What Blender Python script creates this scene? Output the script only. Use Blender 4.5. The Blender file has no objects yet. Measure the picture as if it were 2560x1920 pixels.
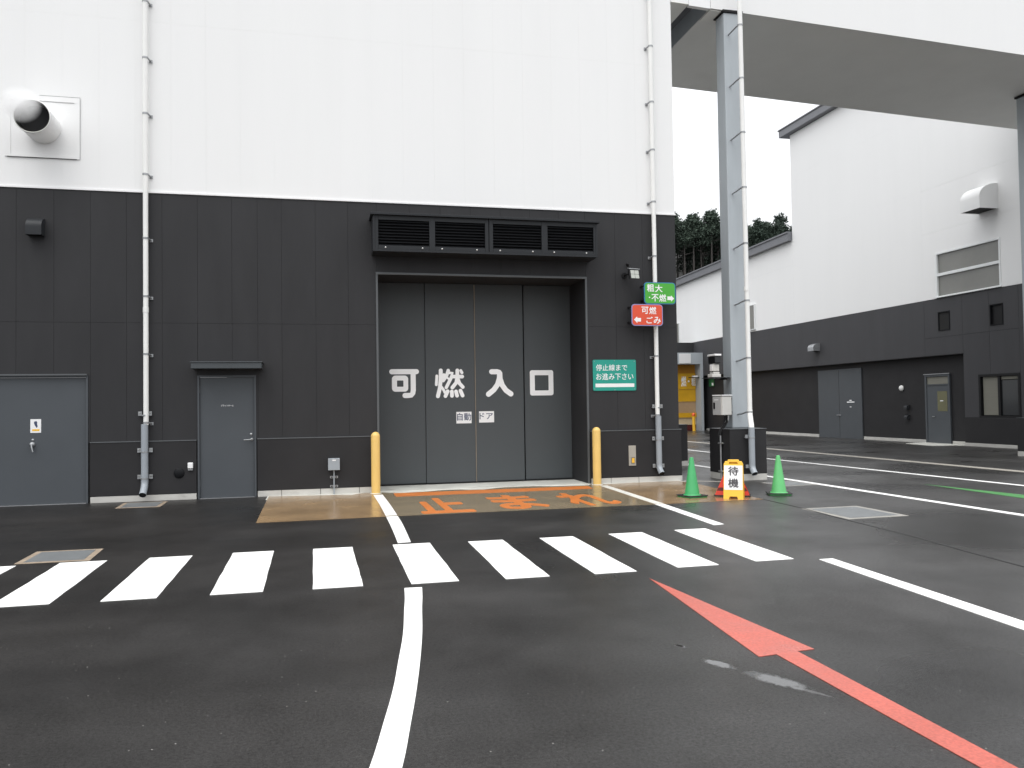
import bpy, bmesh, math, random
from mathutils import Vector, Matrix
random.seed(7)
SC = bpy.context.scene
COL = SC.collection
R_ = math.radians

# ------------------------------------------------------------------ camera
cam_d = bpy.data.cameras.new("camera")
cam_d.sensor_width = 36.0
cam_d.lens = 28.38
cam_d.clip_start = 0.05
cam_d.clip_end = 1500
cam = bpy.data.objects.new("camera", cam_d)
COL.objects.link(cam)
PITCH, YAW, ROLL = 0.02711, 0.23062, -0.01481
fw = Vector((math.sin(YAW)*math.cos(PITCH), math.cos(YAW)*math.cos(PITCH), math.sin(PITCH)))
rt = Vector((math.cos(YAW), -math.sin(YAW), 0))
up = rt.cross(fw)
r2 = rt*math.cos(ROLL) + up*math.sin(ROLL)
u2 = -rt*math.sin(ROLL) + up*math.cos(ROLL)
cam.matrix_world = Matrix(((r2.x, u2.x, -fw.x, 0), (r2.y, u2.y, -fw.y, 0), (r2.z, u2.z, -fw.z, 1.6), (0, 0, 0, 1)))
SC.camera = cam

# ------------------------------------------------------------------ overcast sky
SUN_EL, SUN_AZ = R_(66), R_(212)          # azimuth measured clockwise from +Y
W = bpy.data.worlds.new("World")
SC.world = W
W.use_nodes = True
nt = W.node_tree
bg = nt.nodes["Background"]
sky = nt.nodes.new("ShaderNodeTexSky")
sky.sky_type = 'NISHITA'
sky.sun_disc = False
sky.sun_elevation = SUN_EL
sky.sun_rotation = SUN_AZ
sky.air_density = 1.0
sky.dust_density = 6.0
sky.ozone_density = 1.0
hs = nt.nodes.new("ShaderNodeHueSaturation")
hs.inputs["Saturation"].default_value = 0.10
mx = nt.nodes.new("ShaderNodeMix")
mx.data_type = 'RGBA'
mx.inputs["Factor"].default_value = 0.72     # the cloud layer over the clear sky
mx.inputs["B"].default_value = (11.6, 11.8, 12.1, 1)
nt.links.new(sky.outputs[0], hs.inputs["Color"])
nt.links.new(hs.outputs[0], mx.inputs["A"])
tcw = nt.nodes.new("ShaderNodeTexCoord")
spw = nt.nodes.new("ShaderNodeSeparateXYZ")
nt.links.new(tcw.outputs["Generated"], spw.inputs[0])
mrw = nt.nodes.new("ShaderNodeMapRange")
mrw.inputs["From Min"].default_value = 0.0
mrw.inputs["From Max"].default_value = 1.0
mrw.inputs["To Min"].default_value = 0.66
mrw.inputs["To Max"].default_value = 1.75
nt.links.new(spw.outputs["Z"], mrw.inputs["Value"])
vmw = nt.nodes.new("ShaderNodeVectorMath")
vmw.operation = 'SCALE'
nt.links.new(mx.outputs["Result"], vmw.inputs[0])
nt.links.new(mrw.outputs[0], vmw.inputs["Scale"])
nt.links.new(vmw.outputs[0], bg.inputs["Color"])
bg.inputs["Strength"].default_value = 0.12

sun_d = bpy.data.lights.new("sun", 'SUN')
sun_d.energy = 0.8
sun_d.angle = R_(50)
sun_d.color = (1.0, 0.97, 0.93)
sun = bpy.data.objects.new("sun", sun_d)
COL.objects.link(sun)
sd = Vector((math.sin(SUN_AZ)*math.cos(SUN_EL), math.cos(SUN_AZ)*math.cos(SUN_EL), math.sin(SUN_EL)))
sun.rotation_euler = sd.to_track_quat('Z', 'Y').to_euler()

SC.view_settings.view_transform = 'Standard'
SC.view_settings.look = 'None'
SC.view_settings.gamma = 1.0
SC.view_settings.exposure = 0.20
SC.render.engine = 'CYCLES'
SC.cycles.use_denoising = True
SC.cycles.volume_bounces = 24
SC.cycles.max_bounces = 28
SC.cycles.diffuse_bounces = 5
SC.cycles.glossy_bounces = 4

# ------------------------------------------------------------------ materials
def mat(name, col, rough=0.5, metal=0.0, var=0.0, scale=3.0, stretch=(1, 1, 1), bump=0.0, bscale=200.0,
        rvar=0.0, fine=0.0, fscale=150.0, spec=0.5, dirt=None, emit=None, alpha_glass=None):
    m = bpy.data.materials.new(name)
    m.use_nodes = True
    t = m.node_tree
    b = t.nodes["Principled BSDF"]
    b.inputs["Base Color"].default_value = (*col, 1)
    b.inputs["Roughness"].default_value = rough
    b.inputs["Metallic"].default_value = metal
    b.inputs["Specular IOR Level"].default_value = spec
    tc = t.nodes.new("ShaderNodeTexCoord")
    geo = t.nodes.new("ShaderNodeNewGeometry")
    src = geo.outputs["Position"]
    mp = t.nodes.new("ShaderNodeMapping")
    mp.inputs["Scale"].default_value = stretch
    t.links.new(src, mp.inputs["Vector"])
    cur = None
    if var or rvar:
        n = t.nodes.new("ShaderNodeTexNoise")
        n.inputs["Scale"].default_value = scale
        n.inputs["Detail"].default_value = 6
        n.inputs["Roughness"].default_value = 0.62
        t.links.new(mp.outputs[0], n.inputs["Vector"])
        mr = t.nodes.new("ShaderNodeMapRange")
        mr.inputs["From Min"].default_value = 0.28
        mr.inputs["From Max"].default_value = 0.72
        mr.inputs["To Min"].default_value = 1 - var
        mr.inputs["To Max"].default_value = 1 + var
        t.links.new(n.outputs["Fac"], mr.inputs["Value"])
        cur = mr.outputs[0]
        if rvar:
            rr = t.nodes.new("ShaderNodeMapRange")
            rr.inputs["From Min"].default_value = 0.3
            rr.inputs["From Max"].default_value = 0.7
            rr.inputs["To Min"].default_value = max(0.02, rough - rvar)
            rr.inputs["To Max"].default_value = min(1, rough + rvar)
            t.links.new(n.outputs["Fac"], rr.inputs["Value"])
            t.links.new(rr.outputs[0], b.inputs["Roughness"])
    if fine:
        n2 = t.nodes.new("ShaderNodeTexNoise")
        n2.inputs["Scale"].default_value = fscale
        n2.inputs["Detail"].default_value = 2
        t.links.new(src, n2.inputs["Vector"])
        mr2 = t.nodes.new("ShaderNodeMapRange")
        mr2.inputs["From Min"].default_value = 0.3
        mr2.inputs["From Max"].default_value = 0.7
        mr2.inputs["To Min"].default_value = 1 - fine
        mr2.inputs["To Max"].default_value = 1 + fine
        t.links.new(n2.outputs["Fac"], mr2.inputs["Value"])
        if cur is not None:
            mu = t.nodes.new("ShaderNodeMath")
            mu.operation = 'MULTIPLY'
            t.links.new(cur, mu.inputs[0])
            t.links.new(mr2.outputs[0], mu.inputs[1])
            cur = mu.outputs[0]
        else:
            cur = mr2.outputs[0]
    if cur is not None:
        vm = t.nodes.new("ShaderNodeVectorMath")
        vm.operation = 'SCALE'
        vm.inputs[0].default_value = col
        t.links.new(cur, vm.inputs["Scale"])
        outc = vm.outputs[0]
    else:
        rgb = t.nodes.new("ShaderNodeRGB")
        rgb.outputs[0].default_value = (*col, 1)
        outc = rgb.outputs[0]
    if dirt:                       # (colour, scale, threshold, strength): stains with a shape of their own
        n3 = t.nodes.new("ShaderNodeTexNoise")
        n3.inputs["Scale"].default_value = dirt[1]
        n3.inputs["Detail"].default_value = 8
        n3.inputs["Roughness"].default_value = 0.7
        t.links.new(mp.outputs[0], n3.inputs["Vector"])
        m3 = t.nodes.new("ShaderNodeMapRange")
        m3.inputs["From Min"].default_value = dirt[2]
        m3.inputs["From Max"].default_value = dirt[2] + 0.16
        m3.inputs["To Min"].default_value = 0
        m3.inputs["To Max"].default_value = dirt[3]
        t.links.new(n3.outputs["Fac"], m3.inputs["Value"])
        mi = t.nodes.new("ShaderNodeMix")
        mi.data_type = 'RGBA'
        mi.inputs["B"].default_value = (*dirt[0], 1)
        t.links.new(m3.outputs[0], mi.inputs["Factor"])
        t.links.new(outc, mi.inputs["A"])
        outc = mi.outputs["Result"]
    t.links.new(outc, b.inputs["Base Color"])
    if bump:
        nb = t.nodes.new("ShaderNodeTexNoise")
        nb.inputs["Scale"].default_value = bscale
        nb.inputs["Detail"].default_value = 3
        t.links.new(src, nb.inputs["Vector"])
        bp = t.nodes.new("ShaderNodeBump")
        bp.inputs["Strength"].default_value = bump
        bp.inputs["Distance"].default_value = 0.01
        t.links.new(nb.outputs["Fac"], bp.inputs["Height"])
        t.links.new(bp.outputs[0], b.inputs["Normal"])
    if emit:
        b.inputs["Emission Color"].default_value = (*emit[0], 1)
        b.inputs["Emission Strength"].default_value = emit[1]
    return m

def asphalt_mat():
    m = bpy.data.materials.new("wet asphalt")
    m.use_nodes = True
    t = m.node_tree
    b = t.nodes["Principled BSDF"]
    L = t.links.new
    geo = t.nodes.new("ShaderNodeNewGeometry")
    P = geo.outputs["Position"]
    def noise(scale, detail=4, rough=0.55, stretch=None):
        n = t.nodes.new("ShaderNodeTexNoise")
        n.inputs["Scale"].default_value = scale
        n.inputs["Detail"].default_value = detail
        n.inputs["Roughness"].default_value = rough
        if stretch:
            mp = t.nodes.new("ShaderNodeMapping")
            mp.inputs["Scale"].default_value = stretch
            L(P, mp.inputs["Vector"])
            L(mp.outputs[0], n.inputs["Vector"])
        else:
            L(P, n.inputs["Vector"])
        return n.outputs["Fac"]
    def rng(x, a, c, d, e):
        r = t.nodes.new("ShaderNodeMapRange")
        for k, v in zip(("From Min", "From Max", "To Min", "To Max"), (a, c, d, e)):
            r.inputs[k].default_value = v
        L(x, r.inputs["Value"])
        return r.outputs[0]
    def mul(x, y):
        q = t.nodes.new("ShaderNodeMath")
        q.operation = 'MULTIPLY'
        L(x, q.inputs[0])
        L(y, q.inputs[1])
        return q.outputs[0]
    broad = noise(0.42, 3, 0.55, (0.75, 1.0, 1))     # damp and dry patches, drawn out along the lane
    mid = noise(2.6, 5, 0.6)
    fine = noise(130, 3, 0.7)
    grit = noise(420, 1, 0.5)
    k = mul(mul(rng(broad, 0.32, 0.68, 0.62, 1.30), rng(mid, 0.3, 0.7, 0.88, 1.12)), mul(rng(fine, 0.28, 0.72, 0.35, 1.8), rng(noise(42, 3, 0.65), 0.28, 0.72, 0.62, 1.42)))
    vm = t.nodes.new("ShaderNodeVectorMath")
    vm.operation = 'SCALE'
    vm.inputs[0].default_value = (0.0190, 0.0178, 0.0170)
    L(k, vm.inputs["Scale"])
    # scattered pale stone chips showing through the binder
    vo = t.nodes.new("ShaderNodeTexVoronoi")
    vo.inputs["Scale"].default_value = 20
    L(P, vo.inputs["Vector"])
    chip = rng(vo.outputs["Distance"], 0.07, 0.10, 1.0, 0.0)
    sep = t.nodes.new("ShaderNodeSeparateColor")
    L(vo.outputs["Color"], sep.inputs[0])
    pick = rng(sep.outputs[0], 0.86, 0.90, 0.0, 0.8)
    mi = t.nodes.new("ShaderNodeMix")
    mi.data_type = 'RGBA'
    mi.inputs["B"].default_value = (0.34, 0.33, 0.31, 1)
    L(mul(chip, pick), mi.inputs["Factor"])
    L(vm.outputs[0], mi.inputs["A"])
    L(mi.outputs["Result"], b.inputs["Base Color"])
    # rain water standing in hollows beside the arrow: smooth film with a ragged edge
    sx = t.nodes.new("ShaderNodeSeparateXYZ")
    L(P, sx.inputs[0])
    def op(kind, a, c):
        q = t.nodes.new("ShaderNodeMath")
        q.operation = kind
        for i, x in enumerate((a, c)):
            if isinstance(x, (int, float)): q.inputs[i].default_value = x
            else: L(x, q.inputs[i])
        return q.outputs[0]
    ragged = noise(22, 6, 0.7)
    film = None
    for (cx, cy, ax, ay, rot) in ((2.525, 4.22, 0.18, 0.068, 2.05), (2.35, 4.58, 0.11, 0.045, 2.0), (2.285, 4.99, 0.05, 0.022, 1.9), (2.60, 4.03, 0.13, 0.018, 2.1)):
        dx, dy = op('SUBTRACT', sx.outputs[0], cx), op('SUBTRACT', sx.outputs[1], cy)
        c_, s_ = math.cos(rot), math.sin(rot)
        u = op('DIVIDE', op('ADD', op('MULTIPLY', dx, c_), op('MULTIPLY', dy, s_)), ax)
        v = op('DIVIDE', op('SUBTRACT', op('MULTIPLY', dy, c_), op('MULTIPLY', dx, s_)), ay)
        r = op('SQRT', op('ADD', op('MULTIPLY', u, u), op('MULTIPLY', v, v)), 0)
        k2 = rng(op('ADD', r, op('MULTIPLY', op('SUBTRACT', ragged, 0.5), 1.8)), 0.75, 1.25, 1.0, 0.0)
        film = k2 if film is None else op('MAXIMUM', film, k2)
    rb = rng(broad, 0.32, 0.68, 0.27, 0.50)
    wet = rng(sx.outputs[0], -2.0, 5.0, 0.0, 1.0)      # the lane side lies wetter than the side by the doors
    rb = op('SUBTRACT', rb, op("MULTIPLY", wet, 0.06))
    patch = rng(noise(0.8, 4, 0.6, (0.8, 0.8, 1)), 0.35, 0.65, 0.55, 1.45)
    grain = op('MULTIPLY', rng(noise(48, 3, 0.7), 0.30, 0.70, 0.45, 1.55), rng(fine, 0.28, 0.72, 0.55, 1.45))
    L(op('ADD', op('MULTIPLY', film, 0.9), op('MULTIPLY', op('MULTIPLY', op('ADD', 0.13, op('MULTIPLY', wet, 0.74)), patch), grain)), b.inputs["Specular IOR Level"])
    L(op('ADD', op('MULTIPLY', rb, op('SUBTRACT', 1.0, film)), op('MULTIPLY', film, 0.05)), b.inputs["Roughness"])
    bp = t.nodes.new("ShaderNodeBump")
    L(op('MULTIPLY', op('SUBTRACT', 1.0, film), 0.30), bp.inputs["Strength"])
    bp.inputs["Distance"].default_value = 0.006
    ad = t.nodes.new("ShaderNodeMath")
    ad.operation = 'ADD'
    L(fine, ad.inputs[0])
    L(grit, ad.inputs[1])
    L(ad.outputs[0], bp.inputs["Height"])
    L(bp.outputs[0], b.inputs["Normal"])
    return m

M = {}
M['asphalt'] = asphalt_mat()
M['white_wall'] = mat("white wall panel", (0.80, 0.80, 0.795), 0.75, var=0.012, scale=1.1, stretch=(1.2, 1.2, 0.12), fine=0.012, fscale=60)
M['white_back'] = mat("white joint", (0.74, 0.74, 0.74), 0.8)
M['dark_wall'] = mat("charcoal wall panel", (0.0325, 0.0325, 0.0345), 0.6, var=0.10, scale=1.6, stretch=(1.5, 1.5, 0.3), fine=0.10, fscale=220, bump=0.06, bscale=300, spec=0.2)
M['dark_joint'] = mat("dark joint", (0.014, 0.014, 0.014), 0.9)
M['dark_wall_lit'] = mat("charcoal hall panel lightened", (0.052, 0.052, 0.056), 0.6, var=0.08, scale=1.2, stretch=(1.5, 1.5, 0.3), fine=0.08, fscale=220, spec=0.3)  # charcoal paint lightened here to carry extra light on the hall band
M['dado'] = mat("charcoal render", (0.026, 0.0255, 0.027), 0.6, var=0.12, scale=1.3, fine=0.08, fscale=200, bump=0.05, bscale=120, spec=0.2)
M['trim'] = mat("grey trim", (0.085, 0.092, 0.097), 0.45, var=0.05)
M['plinth'] = mat("pale concrete plinth", (0.50, 0.49, 0.46), 0.7, var=0.12, scale=2.2, stretch=(1, 1, 3), fine=0.06, dirt=((0.25, 0.24, 0.22), 1.6, 0.58, 0.6))
M['apron'] = mat("pale concrete apron", (0.60, 0.60, 0.55), 0.55, var=0.14, scale=1.8, fine=0.08, dirt=((0.24, 0.22, 0.19), 2.0, 0.56, 0.6), rvar=0.2)
M['door'] = mat("grey steel door", (0.068, 0.076, 0.085), 0.42, var=0.05, scale=1.5, fine=0.03, fscale=120, spec=0.35)
M['leaf'] = mat("grey sliding leaf", (0.070, 0.078, 0.083), 0.45, var=0.02, scale=1.2, stretch=(2, 2, 0.5), fine=0.03, fscale=120, spec=0.3)
M['seal'] = mat("tan rubber seal", (0.21, 0.18, 0.145), 0.7, var=0.2, scale=3)
M['black'] = mat("black coated metal", (0.012, 0.012, 0.013), 0.5, var=0.1, spec=0.2)
M['louver'] = mat("dark louvre metal", (0.010, 0.0105, 0.012), 0.5, var=0.06, spec=0.12)
M['louver_frame'] = mat("dark louvre frame", (0.024, 0.026, 0.029), 0.45, var=0.06, spec=0.2)
M['canopy'] = mat("slate canopy metal", (0.050, 0.058, 0.064), 0.45, var=0.05)
M['white_pipe'] = mat("white pvc pipe", (0.80, 0.80, 0.78), 0.35, var=0.03)
M['grey_pipe'] = mat("grey pvc pipe", (0.30, 0.33, 0.36), 0.4, var=0.06, scale=5)
M['galv'] = mat("galvanised steel", (0.34, 0.35, 0.36), 0.42, metal=0.6, var=0.12, scale=12)
M['steel'] = mat("brushed stainless", (0.36, 0.36, 0.33), 0.34, metal=1.0, var=0.25, scale=5, bump=0.5, bscale=7)
M['paint_white'] = mat("white road paint", (0.82, 0.82, 0.80), 0.5, var=0.03, scale=3, fine=0.03, fscale=80, dirt=((0.55, 0.54, 0.50), 2.4, 0.63, 0.5), bump=0.10, bscale=160)
M['paint_worn'] = mat("worn white road paint", (0.66, 0.65, 0.60), 0.5, var=0.10, scale=4, fine=0.06, dirt=((0.36, 0.34, 0.30), 3, 0.56, 0.6))
M['paint_red'] = mat("salmon road paint", (0.44, 0.105, 0.078), 0.36, var=0.08, scale=2.5, fine=0.16, fscale=60, rvar=0.12, dirt=((0.30, 0.09, 0.07), 6, 0.66, 0.5), bump=0.10, bscale=160)
M['paint_orange'] = mat("orange road paint", (0.54, 0.165, 0.036), 0.42, var=0.10, scale=4, dirt=((0.30, 0.17, 0.07), 7, 0.60, 0.7))
M['paint_green'] = mat("green road paint", (0.055, 0.22, 0.06), 0.5, var=0.08)
M['seam'] = mat("dark asphalt seam", (0.020, 0.020, 0.020), 0.6, var=0.3, scale=9)
M['kerb'] = mat("tan concrete gutter", (0.33, 0.31, 0.27), 0.5, var=0.14, scale=2, fine=0.08)
M['yellow'] = mat("yellow bollard paint", (0.76, 0.51, 0.16), 0.35, var=0.05, scale=4, dirt=((0.62, 0.36, 0.03), 5, 0.6, 0.5))
M['white'] = mat("white paint", (0.82, 0.82, 0.82), 0.4)
M['letter'] = mat("white letter film", (0.92, 0.925, 0.93), 0.4, var=0.02)
M['navy'] = mat("dark blue print", (0.045, 0.06, 0.12), 0.5)
M['ink'] = mat("dark grey print", (0.06, 0.055, 0.06), 0.5)
M['sign_teal'] = mat("teal sign face", (0.012, 0.29, 0.225), 0.4, var=0.04)
M['sign_green'] = mat("green sign face", (0.06, 0.37, 0.035), 0.4, var=0.04)
M['sign_red'] = mat("red sign face", (0.66, 0.075, 0.03), 0.4, var=0.04)
M['sign_rim_blue'] = mat("blue sign rim", (0.03, 0.17, 0.34), 0.4)
M['sign_rim_pale'] = mat("lilac sign rim", (0.26, 0.25, 0.48), 0.4)
M['cone'] = mat("green cone plastic", (0.045, 0.33, 0.11), 0.45, var=0.06, scale=6)
M['cone_pale'] = mat("pale green cone plastic", (0.10, 0.42, 0.14), 0.5, var=0.06, scale=6)
M['rubber'] = mat("black rubber", (0.018, 0.018, 0.018), 0.6, var=0.1)
M['aframe'] = mat("yellow plastic", (0.85, 0.48, 0.04), 0.4, var=0.04)
M['red_plastic'] = mat("red plastic", (0.66, 0.045, 0.02), 0.38, var=0.08, scale=8)
M['cabinet'] = mat("pale grey cabinet", (0.56, 0.55, 0.52), 0.4, var=0.04)
M['cabinet_side'] = mat("grey cabinet front", (0.36, 0.36, 0.36), 0.4, var=0.04)
M['column'] = mat("grey painted column", (0.40, 0.435, 0.46), 0.42, var=0.07, scale=1.2, stretch=(3, 3, 0.6), fine=0.02, dirt=((0.45, 0.47, 0.49), 2.5, 0.6, 0.6))
M['soffit'] = mat("grey soffit board", (0.80, 0.80, 0.77), 0.7, var=0.03, scale=0.8)
M['soffit_pale'] = mat("pale soffit board", (0.82, 0.82, 0.78), 0.7, var=0.03, scale=0.8)
M['fascia'] = mat("grey roof edge", (0.16, 0.165, 0.18), 0.45, var=0.06)
M['glass_grey'] = mat("frosted window pane", (0.20, 0.20, 0.185), 0.25, var=0.10, scale=0.8)
M['glass_dark'] = mat("dark window pane", (0.022, 0.024, 0.026), 0.08, var=0.1)
M['glass_yellow'] = mat("yellowish door glass", (0.13, 0.125, 0.06), 0.25, var=0.14, scale=4)  # flat yellowish pane colour
M['blind'] = mat("window blind", (0.19, 0.185, 0.155), 0.7, var=0.06, scale=5, stretch=(0.3, 0.3, 6))
M['win_frame'] = mat("white aluminium frame", (0.74, 0.76, 0.76), 0.4)
M['shutter'] = mat("yellow shutter", (0.62, 0.34, 0.01), 0.5, var=0.12, scale=1.5)
M['shutter_deep'] = mat("deep amber shutter", (0.46, 0.20, 0.01), 0.5, var=0.10, scale=1.5)
M['sand'] = mat("sand coloured sheet", (0.40, 0.27, 0.15), 0.6, var=0.12, scale=2)
M['cream'] = mat("cream sheet", (0.55, 0.44, 0.28), 0.6, var=0.15, scale=5, dirt=((0.05, 0.04, 0.04), 5, 0.56, 1.0))
M['dark_red'] = mat("dark red metal", (0.09, 0.012, 0.01), 0.5, var=0.2, scale=8)
M['orange_cap'] = mat("orange red cap", (0.75, 0.13, 0.03), 0.4)
M['brown_mark'] = mat("mark", (0.1, 0.1, 0.1), 0.5)
M['exit_green'] = mat("green safety plate", (0.02, 0.13, 0.04), 0.4)
M['lamp_glass'] = mat("opal lamp glass", (0.80, 0.80, 0.78), 0.3)
M['led'] = mat("floodlight lens", (0.38, 0.40, 0.36), 0.15, var=0.06)
M['cover_steel'] = mat("chequer steel cover", (0.185, 0.195, 0.20), 0.42, metal=0.3, var=0.10, scale=5, bump=0.6, bscale=60)
M['cover_rim'] = mat("rusty cover rim", (0.26, 0.205, 0.15), 0.7, var=0.25, scale=6)
M['cover_rim_grey'] = mat("concrete cover rim", (0.27, 0.26, 0.235), 0.7, var=0.15, scale=6)
M['bark'] = mat("cedar bark", (0.062, 0.056, 0.052), 0.9, var=0.3, scale=3)
M['leaf_a'] = mat("cedar foliage", (0.046, 0.068, 0.049), 0.85, var=0.35, scale=0.6)
M['leaf_b'] = mat("dark cedar foliage", (0.034, 0.053, 0.039), 0.85, var=0.35, scale=0.6)
M['soil_shaded'] = mat("soil with forest shade", (0.012, 0.012, 0.011), 0.95, var=0.4, scale=0.8)  # darkened so the wood's shaded interior is in the colour
M['water'] = mat("rain water film", (0.020, 0.020, 0.021), 0.03, spec=0.6)

def tan_mat():
    """tan coloured wet surface; tyre-soiled olive grey inside the marked lane"""
    m = mat("wet tan paving", (0.265, 0.175, 0.092), 0.20, var=0.10, scale=1.5, fine=0.07, fscale=140, rvar=0.09,
            dirt=((0.13, 0.085, 0.05), 0.9, 0.58, 0.55), bump=0.03, bscale=90)
    t = m.node_tree
    b = t.nodes["Principled BSDF"]
    src = b.inputs["Base Color"].links[0].from_socket
    geo = t.nodes.new("ShaderNodeNewGeometry")
    sx = t.nodes.new("ShaderNodeSeparateXYZ")
    t.links.new(geo.outputs["Position"], sx.inputs[0])
    def ramp(a, c, d, e):
        r = t.nodes.new("ShaderNodeMapRange")
        for k, v in zip(("From Min", "From Max", "To Min", "To Max"), (a, c, d, e)):
            r.inputs[k].default_value = v
        t.links.new(sx.outputs[0], r.inputs["Value"])
        return r.outputs[0]
    mu = t.nodes.new("ShaderNodeMath")
    mu.operation = 'MULTIPLY'
    t.links.new(ramp(0.93, 0.98, 0, 0.85), mu.inputs[0])
    t.links.new(ramp(5.05, 5.3, 1, 0.0), mu.inputs[1])
    mi = t.nodes.new("ShaderNodeMix")
    mi.data_type = 'RGBA'
    mi.inputs["B"].default_value = (0.20, 0.165, 0.108, 1)
    t.links.new(mu.outputs[0], mi.inputs["Factor"])
    t.links.new(src, mi.inputs["A"])
    t.links.new(mi.outputs["Result"], b.inputs["Base Color"])
    return m
M['tan'] = tan_mat()

# ------------------------------------------------------------------ mesh helpers
WLOC = {}

class MB:
    """collects geometry; build() links it as ONE mesh object"""
    def __init__(s):
        s.v, s.f, s.mi, s.mats = [], [], [], []
        s.sm = []
    def m(s, name):
        if name not in s.mats:
            s.mats.append(name)
        return s.mats.index(name)
    def add(s, verts, faces, mt, smooth=False):
        o = len(s.v)
        k = s.m(mt)
        s.v += [tuple(p) for p in verts]
        for f in faces:
            s.f.append([i + o for i in f])
            s.mi.append(k)
            s.sm.append(smooth)
        return s
    def box(s, x0, x1, y0, y1, z0, z1, mt, skip=""):
        if x0 > x1: x0, x1 = x1, x0
        if y0 > y1: y0, y1 = y1, y0
        if z0 > z1: z0, z1 = z1, z0
        v = [(x0, y0, z0), (x1, y0, z0), (x1, y1, z0), (x0, y1, z0), (x0, y0, z1), (x1, y0, z1), (x1, y1, z1), (x0, y1, z1)]
        fs = {'b': (0, 3, 2, 1), 't': (4, 5, 6, 7), 'f': (0, 1, 5, 4), 'k': (2, 3, 7, 6), 'l': (3, 0, 4, 7), 'r': (1, 2, 6, 5)}
        return s.add(v, [f for k, f in fs.items() if k not in skip], mt)
    def prism(s, outline, z0, z1, mt, T=None):
        """outline (u,v) counter-clockwise, extruded along w from z0 to z1, mapped by T"""
        T = T or (lambda u, v, w: (u, v, w))
        n = len(outline)
        v = [T(u, w, z0) for u, w in outline] + [T(u, w, z1) for u, w in outline]
        f = [list(range(n))[::-1], list(range(n, 2*n))]
        f += [(i, (i+1) % n, n + (i+1) % n, n + i) for i in range(n)]
        return s.add(v, f, mt)
    def tube(s, path, r, mt, n=16, caps=True, smooth=True):
        P = [Vector(p) for p in path]
        rs = r if isinstance(r, (list, tuple)) else [r]*len(P)
        vs, fs = [], []
        ref = None
        for i, p in enumerate(P):
            d = (P[min(i+1, len(P)-1)] - P[max(i-1, 0)]).normalized()
            if ref is None:
                a = Vector((0, 0, 1)) if abs(d.z) < 0.9 else Vector((1, 0, 0))
                ref = d.cross(a).normalized()
            x = (ref - d*ref.dot(d)).normalized()
            ref = x
            y = d.cross(x)
            for k in range(n):
                a = 2*math.pi*k/n
                vs.append(p + (x*math.cos(a) + y*math.sin(a))*rs[i])
        for i in range(len(P)-1):
            for k in range(n):
                fs.append((i*n+k, i*n+(k+1) % n, (i+1)*n+(k+1) % n, (i+1)*n+k))
        s.add(vs, fs, mt, smooth)
        if caps:
            s.add(vs[:n], [list(range(n))[::-1]], mt)
            s.add(vs[-n:], [list(range(n))], mt)
        return s
    def lathe(s, prof, mt, c=(0, 0, 0), n=24, axis='z', smooth=True):
        """profile [(r, h)...] turned about an axis through c"""
        vs, fs = [], []
        for r, h in prof:
            for k in range(n):
                a = 2*math.pi*k/n
                if axis == 'z':
                    vs.append((c[0]+r*math.cos(a), c[1]+r*math.sin(a), c[2]+h))
                elif axis == '-y':
                    vs.append((c[0]+r*math.cos(a), c[1]-h, c[2]+r*math.sin(a)))
                else:
                    vs.append((c[0]-h, c[1]-r*math.cos(a), c[2]+r*math.sin(a)))
        for i in range(len(prof)-1):
            for k in range(n):
                fs.append((i*n+k, i*n+(k+1) % n, (i+1)*n+(k+1) % n, (i+1)*n+k))
        s.add(vs, fs, mt, smooth)
        return s
    def text(s, body, box, T, mt, w=0.001, d=0.0015, off=0.0):
        """lettering fitted into box (u0,u1,v0,v1)"""
        c = bpy.data.curves.new("lettering", 'FONT')
        c.body = body
        c.size = 1
        off, bold = 0.0, off
        c.resolution_u = 4
        o = bpy.data.objects.new("lettering", c)
        COL.objects.link(o)
        dg = bpy.context.evaluated_depsgraph_get()
        me = bpy.data.meshes.new_from_object(o.evaluated_get(dg))
        bpy.data.objects.remove(o)
        bpy.data.curves.remove(c)
        xs = [v.co.x for v in me.vertices]
        ys = [v.co.y for v in me.vertices]
        x0, x1, y0, y1 = min(xs), max(xs), min(ys), max(ys)
        bm = bmesh.new()
        bm.from_mesh(me)
        r = bmesh.ops.extrude_face_region(bm, geom=bm.faces[:])
        for e in r["geom"]:
            if isinstance(e, bmesh.types.BMVert):
                e.co.z = 1.0
        bmesh.ops.recalc_face_normals(bm, faces=bm.faces[:])
        bm.verts.index_update()
        k = bold*0.9
        sx, sy = (box[1]-box[0])/(x1-x0+2*k), (box[3]-box[2])/(y1-y0+2*k)
        fs = [[v.index for v in f.verts] for f in bm.faces]
        shifts = [(0, 0)] if not bold else [(k*math.cos(a*math.pi/4), k*math.sin(a*math.pi/4)) for a in range(8)]
        for n_, (dx, dy) in enumerate(shifts):
            s.add([T(box[0] + (v.co.x-x0+k+dx)*sx, box[2] + (v.co.y-y0+k+dy)*sy, w + (d+n_*0.00012)*v.co.z) for v in bm.verts], fs, mt)
        bm.free()
        bpy.data.meshes.remove(me)
        return s
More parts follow.
